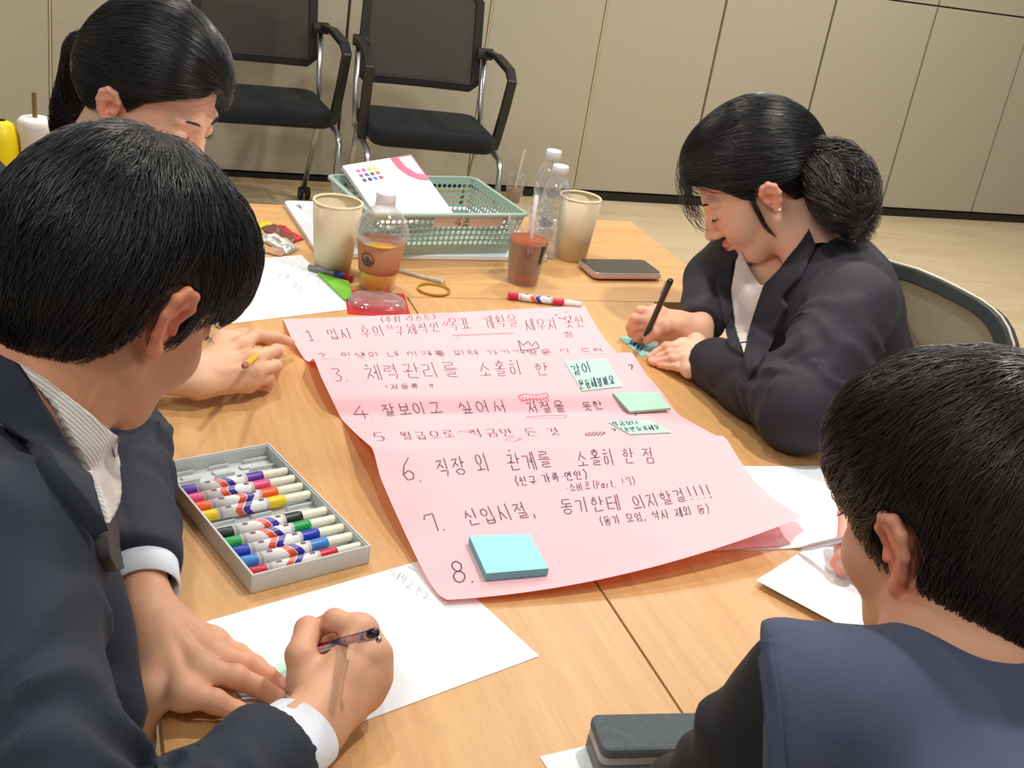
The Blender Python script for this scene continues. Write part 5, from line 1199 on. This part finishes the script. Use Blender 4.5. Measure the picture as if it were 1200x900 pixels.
wA = wob(21, 38); wA2 = wob(22, 90); jk, JV, JQ = clothes('suit_jacket', F, navy_suit, None, addf(lambda x, y, z: .0045*wA(x, y, z)+.0015*wA2(x, y, z), folds(A_S_r, A_E_r, .050, .010, .15, 1.25, 51, .12), folds(A_E_r, A_W_r, .045, .007, -.1, .8, 53), folds(A_S_l, A_E_l, .040, .008, .2, 1.3, 55), folds(A_E_l, A_W_l, .045, .007, -.1, .7, 57))); set_parent_keep(jk, pA); jb = bvh_join((JV, JQ), bodyA)
for W_, E_, r_, ln in ((A_W_r, A_E_r, .037, .036), (A_W_l, A_E_l, .035, .034)):
    d = (W_-E_).normalized(); cuff('shirt_cuff', W_-d*.058, d, r_, r_*.95, ln, shirt_w, pA, sq=.80)
P_ = lambda name, poly, m, **k: (lambda o: set_parent_keep(o, pA))(patch(name, poly, jb, m, None, **k))
P_('shirt_collar', [(24, 424), (60, 448), (100, 484), (133, 521), (141, 553), (127, 590), (108, 622), (95, 580), (84, 530), (60, 478), (34, 442)], pin_m, th=.012, step=9)
P_('necktie', [(128, 592), (106, 624), (112, 650), (122, 672), (134, 672), (132, 625)], mat('dark_tie', (44, 42, 44), .6), th=.008, step=9)
P_('lapel', [(0, 414), (26, 426), (56, 478), (80, 528), (95, 585), (108, 632), (85, 600), (52, 560), (28, 520), (0, 498)], navy_suit, th=.014, step=9)
# his pen
a_, b_ = Z(350, 766, TZ+.018), Z(441, 741, TZ+.125)
def pen_M(a, b): d = (b-a).normalized(); x = d.orthogonal().normalized(); y = d.cross(x); return Matrix(((x.x, y.x, d.x, a.x), (x.y, y.y, d.y, a.y), (x.z, y.z, d.z, a.z), (0, 0, 0, 1))), (b-a).length
def iris():
    m = mat('iridescent_metal', (200, 120, 140), .2, metal=.9); nt = m.node_tree; b = nt.nodes['Principled BSDF']; tc = nt.nodes.new('ShaderNodeTexCoord'); n = nt.nodes.new('ShaderNodeTexNoise'); n.inputs['Scale'].default_value = 45; r = nt.nodes.new('ShaderNodeValToRGB'); r.color_ramp.interpolation = 'EASE'
    r.color_ramp.elements[0].color = srgb(70, 100, 190); r.color_ramp.elements[1].color = srgb(216, 70, 130); e = r.color_ramp.elements.new(.5); e.color = srgb(190, 180, 190); r.color_ramp.elements[0].position = .35; r.color_ramp.elements[-1].position = .65
    nt.links.new(tc.outputs['Object'], n.inputs['Vector']); nt.links.new(n.outputs['Fac'], r.inputs['Fac']); nt.links.new(r.outputs['Color'], b.inputs['Base Color']); return m
def pen(name, label, a, b, mats, r=.0042, clip=True):
    Mx, Lg = pen_M(a, b); t = empty(name, label, 'pen', a); body_m, tip_m, end_m = mats
    def S(nm, prof, m): bm = L(prof, 16, Mx); o = obj(nm, bm, m, None, smooth=True); set_parent_keep(o, t); return o
    S('tip', [(.0003, 0), (.0011, .002), (r*.7, .012)], tip_m); S('barrel', [(r*.7, .012), (r, .024), (r, Lg-.012), (r*.95, Lg-.010)], body_m); S('end_cap', [(r*1.02, Lg-.011), (r*1.02, Lg-.002), (r*.7, Lg), (0, Lg)], end_m)
    if clip: o = obj('clip', B((-.0012, r*1.1, Lg-.042), (.0012, r*1.45, Lg-.004), Mx), tip_m, None, bevel=.0004); set_parent_keep(o, t)
    return t, Mx, Lg
black_pen = mat('black_pen_plastic', (24, 22, 24), .3); steel = mat('pen_steel', (180, 182, 186), .25, metal=.9)
t, Mx, Lg = pen('ballpoint_pen', 'slim iridescent rainbow metal pen in the left man\'s writing hand', a_, b_, (iris(), steel, mat('dark_pen_end', (60, 56, 66), .25, metal=.6)), .0040, clip=False)
o = obj('clip', T([Mx @ V3(0, .0055, Lg-.045), Mx @ V3(0, .0062, Lg-.012)], .0013, 8), iris() if 'iridescent_metal' not in MATS else MATS['iridescent_metal'], None); set_parent_keep(o, t)
bm = bmesh.new(); bmesh.ops.create_uvsphere(bm, u_segments=12, v_segments=8, radius=.0028, matrix=Matrix.Translation(Mx @ V3(0, .0088, Lg-.012))); o = obj('clip_ball', bm, steel, None, smooth=True); set_parent_keep(o, t)

# ============ B: the woman at upper left, yellow pencil
B_head = D(178, 116, 1.68); BM = head_frame(B_head, dirv(-40, -24), roll=-4); B_neck = D(100, 222, 1.74); pB = person('black-haired ponytailed woman at upper left, head bowed, with a yellow pencil', (-.30, 1.86, .0))
B_W, B_E, B_S = Z(232, 442, TZ+.036), V3(-.03, 1.42, .77), V3(-.08, 1.62, .88); B_skin = (226, 178, 146)
hb = {'index': [Z(284, 404, TZ+.058), Z(300, 393, TZ+.060), Z(324, 395, TZ+.040), Z(341, 401, TZ+.024)],
      'middle': [Z(296, 420, TZ+.052), Z(324, 411, TZ+.050), Z(320, 420, TZ+.026), Z(306, 428, TZ+.018)],
      'ring': [Z(296, 436, TZ+.040), Z(323, 429, TZ+.038), Z(320, 440, TZ+.016), Z(304, 442, TZ+.012)],
      'pinky': [Z(290, 448, TZ+.026), Z(315, 444, TZ+.024), Z(314, 452, TZ+.011), Z(298, 454, TZ+.009)],
      'thumb': [Z(262, 402, TZ+.050), Z(284, 394, TZ+.054), Z(304, 396, TZ+.044), Z(322, 402, TZ+.030)]}
HB = hand_mesh(B_W, (-.1, -.5, .85), hb, skin=B_skin, forearm=B_E, fr=.98, palm_r=.0125, wr=.023)
Mi = Matrix(BM).inverted(); hv, hq, hc = head_mesh(Mi @ B_neck, (238, 190, 160), 'f')
chB, hpB = V3(-.16, 1.72, .80), V3(-.32, 1.82, .50)
B_El, B_Sl, B_Wl = V3(-.02, 1.98, .66), V3(-.02, 1.93, .77), V3(-.02, 1.80, .60)
body(pB, [(xf(BM, hv), hq, hc), HB, inner_body(B_head, B_neck, chB, hpB, [(B_S, B_E, B_W)], B_skin, .038)]); face_extras(BM, pB, .0018)
def hlB(x, y, z): return z-pw((-.16, -.07), (-.06, -.062), (-.035, -.04), (-.026, -.012), (-.012, .004), (.0, .006), (.012, -.010), (.03, .018), (.055, .040), (.075, .058), (.13, .062))(y)-.018*np.exp(-(x-.012)**2/.0004)*(y > .02)
primsB = [('e', (0, -.014, .042), (.085, .107, .102), .01), ('e', (0, .032, .055), (.073, .056, .058), .03), ('e', (0, -.06, .01), (.070, .062, .07), .03)]
tieB = np.array((.01, -.125, -.005)); flowB = lambda P: (tieB-P)+np.stack([np.sign(P[:, 0]-.012)*.05*np.clip(.05+P[:, 1]*2, 0, 1), 0*P[:, 0], 0*P[:, 0]], 1)
gB = wob(8, 150); hairdo(pB, BM, primsB, hlB, 6000, .00042, 12, .009, flowB, hairA, lift=(.0003, .0022), grooves=lambda x, y, z: .0012*gB(x, y*.3, z), jitter=.05, wave=.01, earcut=((.080, -.010, -.018), (.018, .018, .020)))
M_ = lambda M, *p: M @ Vector(p)
tb = [M_(BM, .01, -.108, .01), M_(BM, .01, -.135, .005), D(92, 95, 1.74), D(75, 135, 1.76), D(84, 185, 1.78), D(95, 220, 1.78)]
lock(tb, [.016, .020, .026, .026, .018, .006], 1500, .0006, hairA, pB, seed=4, wave=.003)
F = Field((-.55, 1.30, .42), (.20, 2.20, 1.0), .009); F.ell((-.16, 1.75, .80), (.12, .17, .15), .05).ell((-.24, 1.80, .60), (.13, .16, .2), .08).cap(B_neck+V3(-.03, 0, -.05), B_S, .045, .05, .05).cap(B_neck+V3(-.03, 0, -.05), B_Sl, .045, .05, .05)
F.tube([B_S, B_E], [.05, .046], .02).tube([B_E, B_W.lerp(B_E, .15)], [.044, .034], .015).tube([B_Sl, V3(-.16, 2.0, .64), V3(-.05, 1.93, .60)], [.05, .044, .036], .02)
d = (B_W-B_E).normalized(); F.plane_cut(B_W-d*.045, d, .06); nk = (B_head-B_neck).normalized(); F.plane_cut(B_neck+nk*.01, nk, .08)
o, _, _ = clothes('jacket', F, black_suit, None); set_parent_keep(o, pB)
a_, b_ = Z(341, 372, TZ+.002), Z(286, 429, TZ+.092)
tipp = Z(322, 398, TZ+.002)
Mx, Lg = pen_M(tipp, b_); t = empty('pencil', 'yellow pencil with a pink eraser in the left woman\'s hand', 'pencil', tipp); yl = mat('pencil_yellow', (240, 186, 20), .35)
for nm, pr, m in (('graphite_tip', [(.0002, 0), (.0010, .004)], mat('graphite', (50, 50, 52), .4)), ('sharpened_wood', [(.0010, .004), (.0037, .018)], mat('pencil_wood', (214, 176, 128), .6)), ('painted_barrel', [(.0037, .018), (.0038, Lg-.014)], yl), ('ferrule', [(.0041, Lg-.014), (.0041, Lg-.006)], mat('pencil_ferrule', (120, 96, 60), .3, metal=.6)), ('eraser', [(.0039, Lg-.006), (.0036, Lg-.001), (0, Lg)], mat('pink_eraser', (206, 120, 104), .7))):
    o = obj(nm, L(pr, 8 if nm == 'painted_barrel' else 12, Mx), m, None, smooth=nm != 'painted_barrel'); set_parent_keep(o, t)

# ============ C: the woman in profile at right
C_head = D(886, 216, 1.93); CM = head_frame(C_head, dirv(159, -43), roll=3); C_neck = D(962, 322, 1.90); pC = person('woman with black ponytail in dark suit, in profile at the right table', (1.28, 1.50, .0))
C_skin = (238, 190, 160)
C_Wl, C_El, C_Sl = Z(824, 418, TZ+.030), Z(938, 480, TZ+.060), D(1000, 362, 1.74)
C_Wr, C_Er, C_Sr = Z(822, 388, TZ+.034), V3(1.08, 1.74, .78), V3(1.10, 1.66, .88)
hcl = {'index': [Z(800, 405, TZ+.030), Z(781, 406, TZ+.030), Z(769, 414, TZ+.015), Z(761, 419, TZ+.007)],
       'middle': [Z(804, 414, TZ+.031), Z(786, 413, TZ+.030), Z(773, 419, TZ+.015), Z(763, 423, TZ+.007)],
       'ring': [Z(807, 424, TZ+.028), Z(790, 420, TZ+.026), Z(777, 423, TZ+.014), Z(766, 425, TZ+.007)],
       'pinky': [Z(808, 433, TZ+.022), Z(795, 430, TZ+.019), Z(783, 429, TZ+.012), Z(773, 428, TZ+.007)],
       'thumb': [Z(815, 402, TZ+.022), Z(800, 399, TZ+.018), Z(786, 401, TZ+.014), Z(776, 404, TZ+.010)]}
hcr = {'index': [Z(770, 366, TZ+.058), Z(750, 364, TZ+.060), Z(746, 377, TZ+.040), Z(752, 392, TZ+.018)],
       'middle': [Z(768, 374, TZ+.050), Z(744, 373, TZ+.048), Z(738, 384, TZ+.026), Z(748, 393, TZ+.013)],
       'ring': [Z(768, 382, TZ+.040), Z(745, 382, TZ+.034), Z(740, 391, TZ+.016), Z(750, 397, TZ+.009)],
       'pinky': [Z(771, 390, TZ+.028), Z(752, 391, TZ+.022), Z(746, 397, TZ+.011), Z(756, 401, TZ+.007)],
       'thumb': [Z(796, 380, TZ+.044), Z(781, 382, TZ+.048), Z(769, 390, TZ+.034), Z(758, 399, TZ+.016)]}
HCL = hand_mesh(C_Wl, (.0, -.2, 1), hcl, skin=(240, 200, 172), forearm=C_El, fr=.86, palm_r=.011, wr=.021); HCR = hand_mesh(C_Wr, (.1, .4, .9), hcr, skin=(230, 178, 148), forearm=C_Er, fr=.86, palm_r=.011, wr=.021)
Mi = Matrix(CM).inverted(); hv, hq, hc = head_mesh(Mi @ C_neck, C_skin, 'f')
chC, hpC = V3(1.16, 1.55, .78), V3(1.34, 1.50, .48)
body(pC, [(xf(CM, hv), hq, hc), HCL, HCR, inner_body(C_head, C_neck, chC, hpC, [(C_Sl, C_El, C_Wl), (C_Sr, C_Er, C_Wr)], C_skin, .04)]); face_extras(CM, pC, .0018); bodyC = LASTBODY
def hlC(x, y, z): return z-pw((-.16, -.075), (-.07, -.070), (-.04, -.048), (-.028, -.012), (-.018, .010), (.004, .014), (.014, -.008), (.030, .006), (.050, .036), (.070, .056), (.085, .062), (.13, .062))(y)
primsC = [('e', (0, -.016, .040), (.086, .109, .098), .01), ('e', (0, .036, .062), (.077, .058, .056), .03), ('e', (0, -.06, .01), (.072, .064, .07), .03)]
tieC = np.array((0, -.130, -.015)); gC = wob(9, 120)
flowC = lambda P: (tieC-P)+np.stack([np.sign(P[:, 0])*.06*np.clip(P[:, 1]*4, 0, 1), 0*P[:, 0], -.02*np.clip(P[:, 1]*10, 0, 1)], 1)
hairdo(pC, CM, primsC, hlC, 5500, .00045, 12, .009, flowC, hairA, lift=(.0003, .003), grooves=lambda x, y, z: .0026*gC(x, y*.25, z), jitter=.05, wave=.015, earcut=((.080, -.012, -.013), (.018, .018, .023)))
# forelock falling past the brow, ponytail, ear stud
for s_, n_, w__ in ((1, 40, .003), (-1, 26, .004)):
    lock([M_(CM, s_*.03, .080, .090), M_(CM, s_*.050, .102, .060), M_(CM, s_*.058, .110, .028), M_(CM, s_*.056, .108, .002), M_(CM, s_*.048, .102, -.016)], [.012, .013, .012, .010, .006], n_, .0005, hairA, pC, 'forelock_strands', seed=11+s_, wave=w__)
lock([M_(CM, -.066, .016, .014), M_(CM, -.070, .020, -.02), M_(CM, -.068, .022, -.05), M_(CM, -.062, .016, -.08)], [.006, .004, .003, .001], 40, .0004, hairA, pC, 'side_strands', seed=15, wave=.002)
pt = [M_(CM, 0, -.112, -.008), D(956, 182, 1.86), D(972, 186, 1.86), D(988, 204, 1.86), D(999, 228, 1.85), D(1008, 246, 1.84), D(1002, 266, 1.83), D(985, 274, 1.82)]
lock(pt, [.014, .020, .031, .041, .042, .034, .022, .008], 2600, .0007, hair_mat('dark_plum_brown_hair', (38, 26, 28)), pC, seed=6, wave=.013, fr=15, K=30)
lock([M_(CM, 0, -.112, -.015), D(962, 200, 1.84), D(972, 232, 1.82), D(985, 258, 1.81), D(996, 272, 1.81)], [.016, .03, .034, .024, .008], 1300, .0007, hair_mat('dark_plum_brown_hair', (38, 26, 28)) if 'dark_plum_brown_hair' not in MATS else MATS['dark_plum_brown_hair'], pC, seed=7, wave=.008, fr=11, K=24)
bm = bmesh.new(); lathe(bm, [(.011, -.006), (.016, -.003), (.016, .003), (.011, .006)], 20, Matrix.Translation(M_(CM, 0, -.118, -.008)) @ CM.to_3x3().to_4x4() @ Matrix.Rotation(PI/2, 4, 'X')); o = obj('hair_tie', bm, mat('black_hair_tie', (30, 28, 34), .4), None, smooth=True); set_parent_keep(o, pC)
bm = bmesh.new(); bmesh.ops.create_uvsphere(bm, u_segments=14, v_segments=10, radius=.0036, matrix=Matrix.Translation(M_(CM, -.0815, -.010, -.0345))); o = obj('pearl_stud', bm, mat('pearl', (244, 232, 220), .2, coat=.5), None, smooth=True); set_parent_keep(o, pC)
F = Field((.78, 1.12, .42), (1.62, 2.0, 1.02), .0058)
F.ell((1.17, 1.54, .78), (.125, .185, .17), .05).ell((1.28, 1.52, .60), (.14, .17, .2), .08).cap(C_neck+V3(.04, 0, -.06), C_Sl+V3(.02, .03, .0), .050, .058, .06).cap(C_neck+V3(.04, 0, -.06), C_Sr, .05, .055, .06)
F.tube([C_Sl, C_El], [.064, .060], .03).tube([C_El, C_Wl.lerp(C_El, .12)], [.056, .043], .016).tube([C_Sr, C_Er], [.055, .05], .03).tube([C_Er, C_Wr.lerp(C_Er, .15)], [.048, .038], .015)
for W_, E_ in ((C_Wl, C_El), (C_Wr, C_Er)): d = (W_-E_).normalized(); F.plane_cut(W_-d*.018, d, .065)
nk = (C_head-C_neck).normalized(); F.plane_cut(C_neck+nk*.035, nk, .11)
wC = wob(31, 42); wC2 = wob(32, 100); jk, JV, JQ = clothes('suit_jacket', F, black_suit, None, addf(lambda x, y, z: .005*wC(x, y, z)+.0015*wC2(x, y, z), folds(C_Sl, C_El, .046, .010, .1, 1.1, 61, .12), folds(C_El, C_Wl, .046, .007, -.15, .75, 63), folds(C_neck+V3(.02, 0, -.1), V3(1.10, 1.45, .70), .05, .004, 0, 1, 65, .14))); set_parent_keep(jk, pC); jc = bvh_join((JV, JQ), bodyC)
def PC(name, poly, m, **k): set_parent_keep(patch(name, poly, jc, m, None, **k), pC)
PC('blouse', [(868, 292), (880, 316), (892, 334), (899, 333), (888, 370), (880, 400), (872, 418), (862, 380), (858, 340), (862, 305)], mat('cream_blouse', (222, 212, 206), .65, bump=.3, bscale=60), th=.003, step=6)
PC('lapel', [(948, 268), (958, 290), (940, 328), (920, 348), (926, 360), (911, 392), (894, 425), (879, 447), (872, 420), (884, 375), (898, 335), (915, 318), (935, 290)], black_suit, th=.006, step=6)
PC('lapel', [(848, 306), (861, 302), (859, 345), (863, 390), (872, 420), (858, 412), (846, 380), (838, 335)], black_suit, th=.006, step=6)
t, Mx, Lg = pen('marker_pen', 'black capped-end pen in the profile woman\'s right hand', Z(753, 403, TZ+.0015), Z(786, 328, TZ+.150), (black_pen, black_pen, black_pen), .0048, clip=True)
for o in t.children:
    if o.name.startswith('clip'): o.data.materials[0] = steel
# her chair: curved rim with mesh
t = empty('mesh_task_chair', 'curved mesh-backed chair behind the woman in profile', 'chair', (1.38, 1.42, 0)); rim_m = mat('grey_black_frame', (52, 58, 56), .45)
out = [(1010, 300), (1038, 306), (1070, 315), (1098, 327), (1122, 339), (1144, 351), (1158, 361), (1168, 371), (1176, 384), (1182, 402), (1184, 425), (1183, 450), (1180, 480)]
RP = [D(x, y, 1.93-.0008*(x-1010)) for x, y in out]; fwdv = V3(-.75, .6, 0).normalized()
RPi = [p+V3(0, 0, -.001) for p in RP]
def offs(px_, k): # inner outline, 12 px down-left
    return [(x-k*(.25+.75*max(0, (x-1120)/64)), y+k*(1-.45*max(0, (x-1120)/64))) for x, y in px_]
inn = [D(x, y, 1.93-.0008*(x-1010)) for x, y in offs(out, 16)]
bm = bmesh.new(); A_, B_, C2_, D2_ = [], [], [], []; bk_ = V3(.55, -.25, 0)*.03
for p, q in zip(RP, inn): A_.append(bm.verts.new(p)); B_.append(bm.verts.new(q)); C2_.append(bm.verts.new(q+bk_)); D2_.append(bm.verts.new(p+bk_))
for i in range(len(RP)-1):
    for a, b in ((A_, B_), (B_, C2_), (C2_, D2_), (D2_, A_)): bm.faces.new((a[i], a[i+1], b[i+1], b[i]))
o = obj('back_frame', bm, rim_m, None, smooth=False, bevel=.002); set_parent_keep(o, t)
o = obj('rim_highlight', T([p+V3(0, 0, .001)+bk_*.4 for p in RP], .0022, 8), mat('pale_rim_highlight', (220, 214, 196), .4), None, smooth=True); set_parent_keep(o, t)  # pale tube paints the highlight along the rim's top edge
bm = bmesh.new(); top_ = [bm.verts.new(p+bk_*.4) for p in inn]; rows_ = [top_]
for k in range(1, 5): rows_.append([bm.verts.new(p+bk_*.4+V3(-.02*k*.3, .0, -.09*k)) for p in inn])
for r0, r1 in zip(rows_, rows_[1:]):
    for i in range(len(inn)-1): bm.faces.new((r0[i], r0[i+1], r1[i+1], r1[i]))
o = obj('back_mesh', bm, mat('taupe_mesh_fabric', (146, 136, 112), .8, alpha=.93, var=.12, vscale=500), None, smooth=True); set_parent_keep(o, t)
for nm, lo, hi in (('seat', (1.16, 1.22, .42), (1.62, 1.68, .47)), ('pillar', (1.39, 1.42, .10), (1.44, 1.47, .42))): o = obj(nm, B(lo, hi), blackf if nm == 'seat' else rim_m, None, bevel=.02 if nm == 'seat' else 0); set_parent_keep(o, t)
for k in range(5):
    a = k*2*PI/5+.3; o = obj('base_arm', sweep_rect([(1.415, 1.445, .10), (1.415+.27*math.cos(a), 1.445+.27*math.sin(a), .055)], .04, .025, (-math.sin(a), math.cos(a), 0)), rim_m, None); set_parent_keep(o, t)
    o = obj('caster', L([(.008, -.02), (.027, -.02), (.027, .02), (.008, .02)], 14, frame((1.415+.27*math.cos(a), 1.445+.27*math.sin(a), .028), (0, 0, 1), zdir=(-math.sin(a), math.cos(a), 0)), cap0=True, cap1=True), blackp, None); set_parent_keep(o, t)

# ============ D: the man at lower right, seen from behind
D_head = D(1128, 612, .915); DM = head_frame(D_head, dirv(98, -18), roll=-3); D_neck = D(1120, 770, .875); pD = person('man in navy vest and black shirt at lower right, seen from behind', (.64, .24, .0)); D_skin = (214, 160, 130)
D_Sl, D_El, D_Wl = D(955, 822, .82), V3(.435, .555, .775), V3(.60, .60, .755); D_Sr, D_Er, D_Wr = V3(.80, .48, .885), V3(.96, .62, .775), V3(.90, .86, .758)
hd = {'index': [V3(.876, .945, .785), V3(.858, .975, .775), Z(988, 652, TZ+.034), Z(979, 660, TZ+.022)], 'middle': [V3(.885, .945, .775), V3(.872, .975, .762), Z(994, 662, TZ+.026), Z(984, 668, TZ+.014)],
      'ring': [V3(.896, .94, .766), V3(.89, .97, .75), V3(.875, .975, .735), V3(.868, .965, .732)], 'pinky': [V3(.908, .93, .756), V3(.905, .955, .742), V3(.892, .962, .732), V3(.885, .955, .730)], 'thumb': [V3(.868, .90, .766), V3(.848, .922, .764), V3(.838, .94, .755), Z(984, 664, TZ+.022)]}
HD = hand_mesh(D_Wr, (.2, .3, .9), hd, skin=(232, 170, 150), forearm=D_Er, fr=1.0); 
Mi = Matrix(DM).inverted(); hv, hq, hc = head_mesh(Mi @ D_neck, D_skin, 'm')
chD, hpD = V3(.64, .42, .80), V3(.64, .24, .50)
body(pD, [(xf(DM, hv), hq, hc), HD, inner_body(D_head, D_neck, chD, hpD, [(D_Sl, D_El, D_Wl), (D_Sr, D_Er, D_Wr)], D_skin)]); face_extras(DM, pD)
def hlD(x, y, z): return z-pw((-.16, -.088), (-.10, -.092), (-.07, -.085), (-.045, -.060), (-.033, -.030), (-.022, .010), (.004, .018), (.010, -.030), (.028, -.034), (.034, -.01), (.05, .012), (.13, .014))(y)
primsD = [('e', (0, -.016, .036), (.088, .110, .100), .01), ('e', (0, -.060, -.005), (.078, .066, .085), .03), ('e', (0, .045, .058), (.076, .062, .060), .03)]
gD = wob(13, 150); hairdo(pD, DM, primsD, hlD, 11000, .00042, 12, .0070, radial_flow((.045, -.075, .115), .12, .10), hairD, lift=(.0004, .006), grooves=lambda x, y, z: .0020*gD(x*.5, y*.5, z*.5), jitter=.20)
F = Field((.24, .02, .42), (1.06, .82, 1.02), .0058)
F.ell((.63, .40, .80), (.185, .125, .16), .05).ell((.64, .28, .60), (.16, .14, .2), .08).cap(D_neck+V3(0, -.03, -.035), D_Sl+V3(-.03, -.005, .004), .060, .060, .05)
F.cap(D_neck+V3(0, -.03, -.035), D_Sr+V3(-.06, -.02, 0), .06, .052, .06)
F.plane_cut(D(893, 820, .80), -_R+_F*.15, .22)
nk = (D_head-D_neck).normalized(); F.plane_cut(D_neck+nk*.045, nk, .13)
wD = wob(41, 34); vest, VV, VQ = clothes('vest', F, mat('navy_vest_twill', (70, 76, 100), .85, sheen=.03, bump=.35, bscale=1200, var=.38, vscale=9), None, addf(lambda x, y, z: .004*wD(x, y, z), folds(D_Sl, V3(.70, .40, .70), .07, .005, .1, 1.0, 81, .16))); set_parent_keep(vest, pD); vb = bvh_np(VV, VQ)
set_parent_keep(patch('armhole_binding', [(889, 752), (906, 748), (914, 800), (919, 850), (923, 905), (904, 905), (900, 850), (895, 800)], vb, mat('navy_vest_binding', (66, 72, 98), .8, bump=.3, bscale=900), None, th=.0015, step=8), pD)
F = Field((.24, .20, .60), (1.12, 1.0, .98), .0058)
for S_, E_, W_ in ((D_Sl, D_El, D_Wl), (D_Sr, D_Er, D_Wr)):
    F.ell(S_, (.046, .047, .046), .02).tube([S_+(V3(.62, .42, .80)-S_)*.15, S_, E_], [.040, .046, .048], .02).tube([E_, W_.lerp(E_, .15)], [.048, .038], .015); d = (W_-E_).normalized(); F.plane_cut(W_-d*.03, d, .06)
F.cap(D(886, 870, .835), D(888, 960, .85), .040, .040, .02)
wD2 = wob(42, 60); o, _, _ = clothes('black_shirt', F, mat('black_shirt_cotton', (24, 24, 28), .85, sheen=.03), None, addf(lambda x, y, z: .003*wD2(x, y, z), folds(D_Sl, D_El, .05, .006, .1, 1.2, 71))); set_parent_keep(o, pD)
pen('ballpoint_pen', 'silver-white pen held by the near man at right', Z(932, 645, TZ+.004), Z(1006, 628, TZ+.065), (mat('pearl_white_pen', (205, 205, 215), .25, metal=.4), steel, steel), .0040, clip=False)
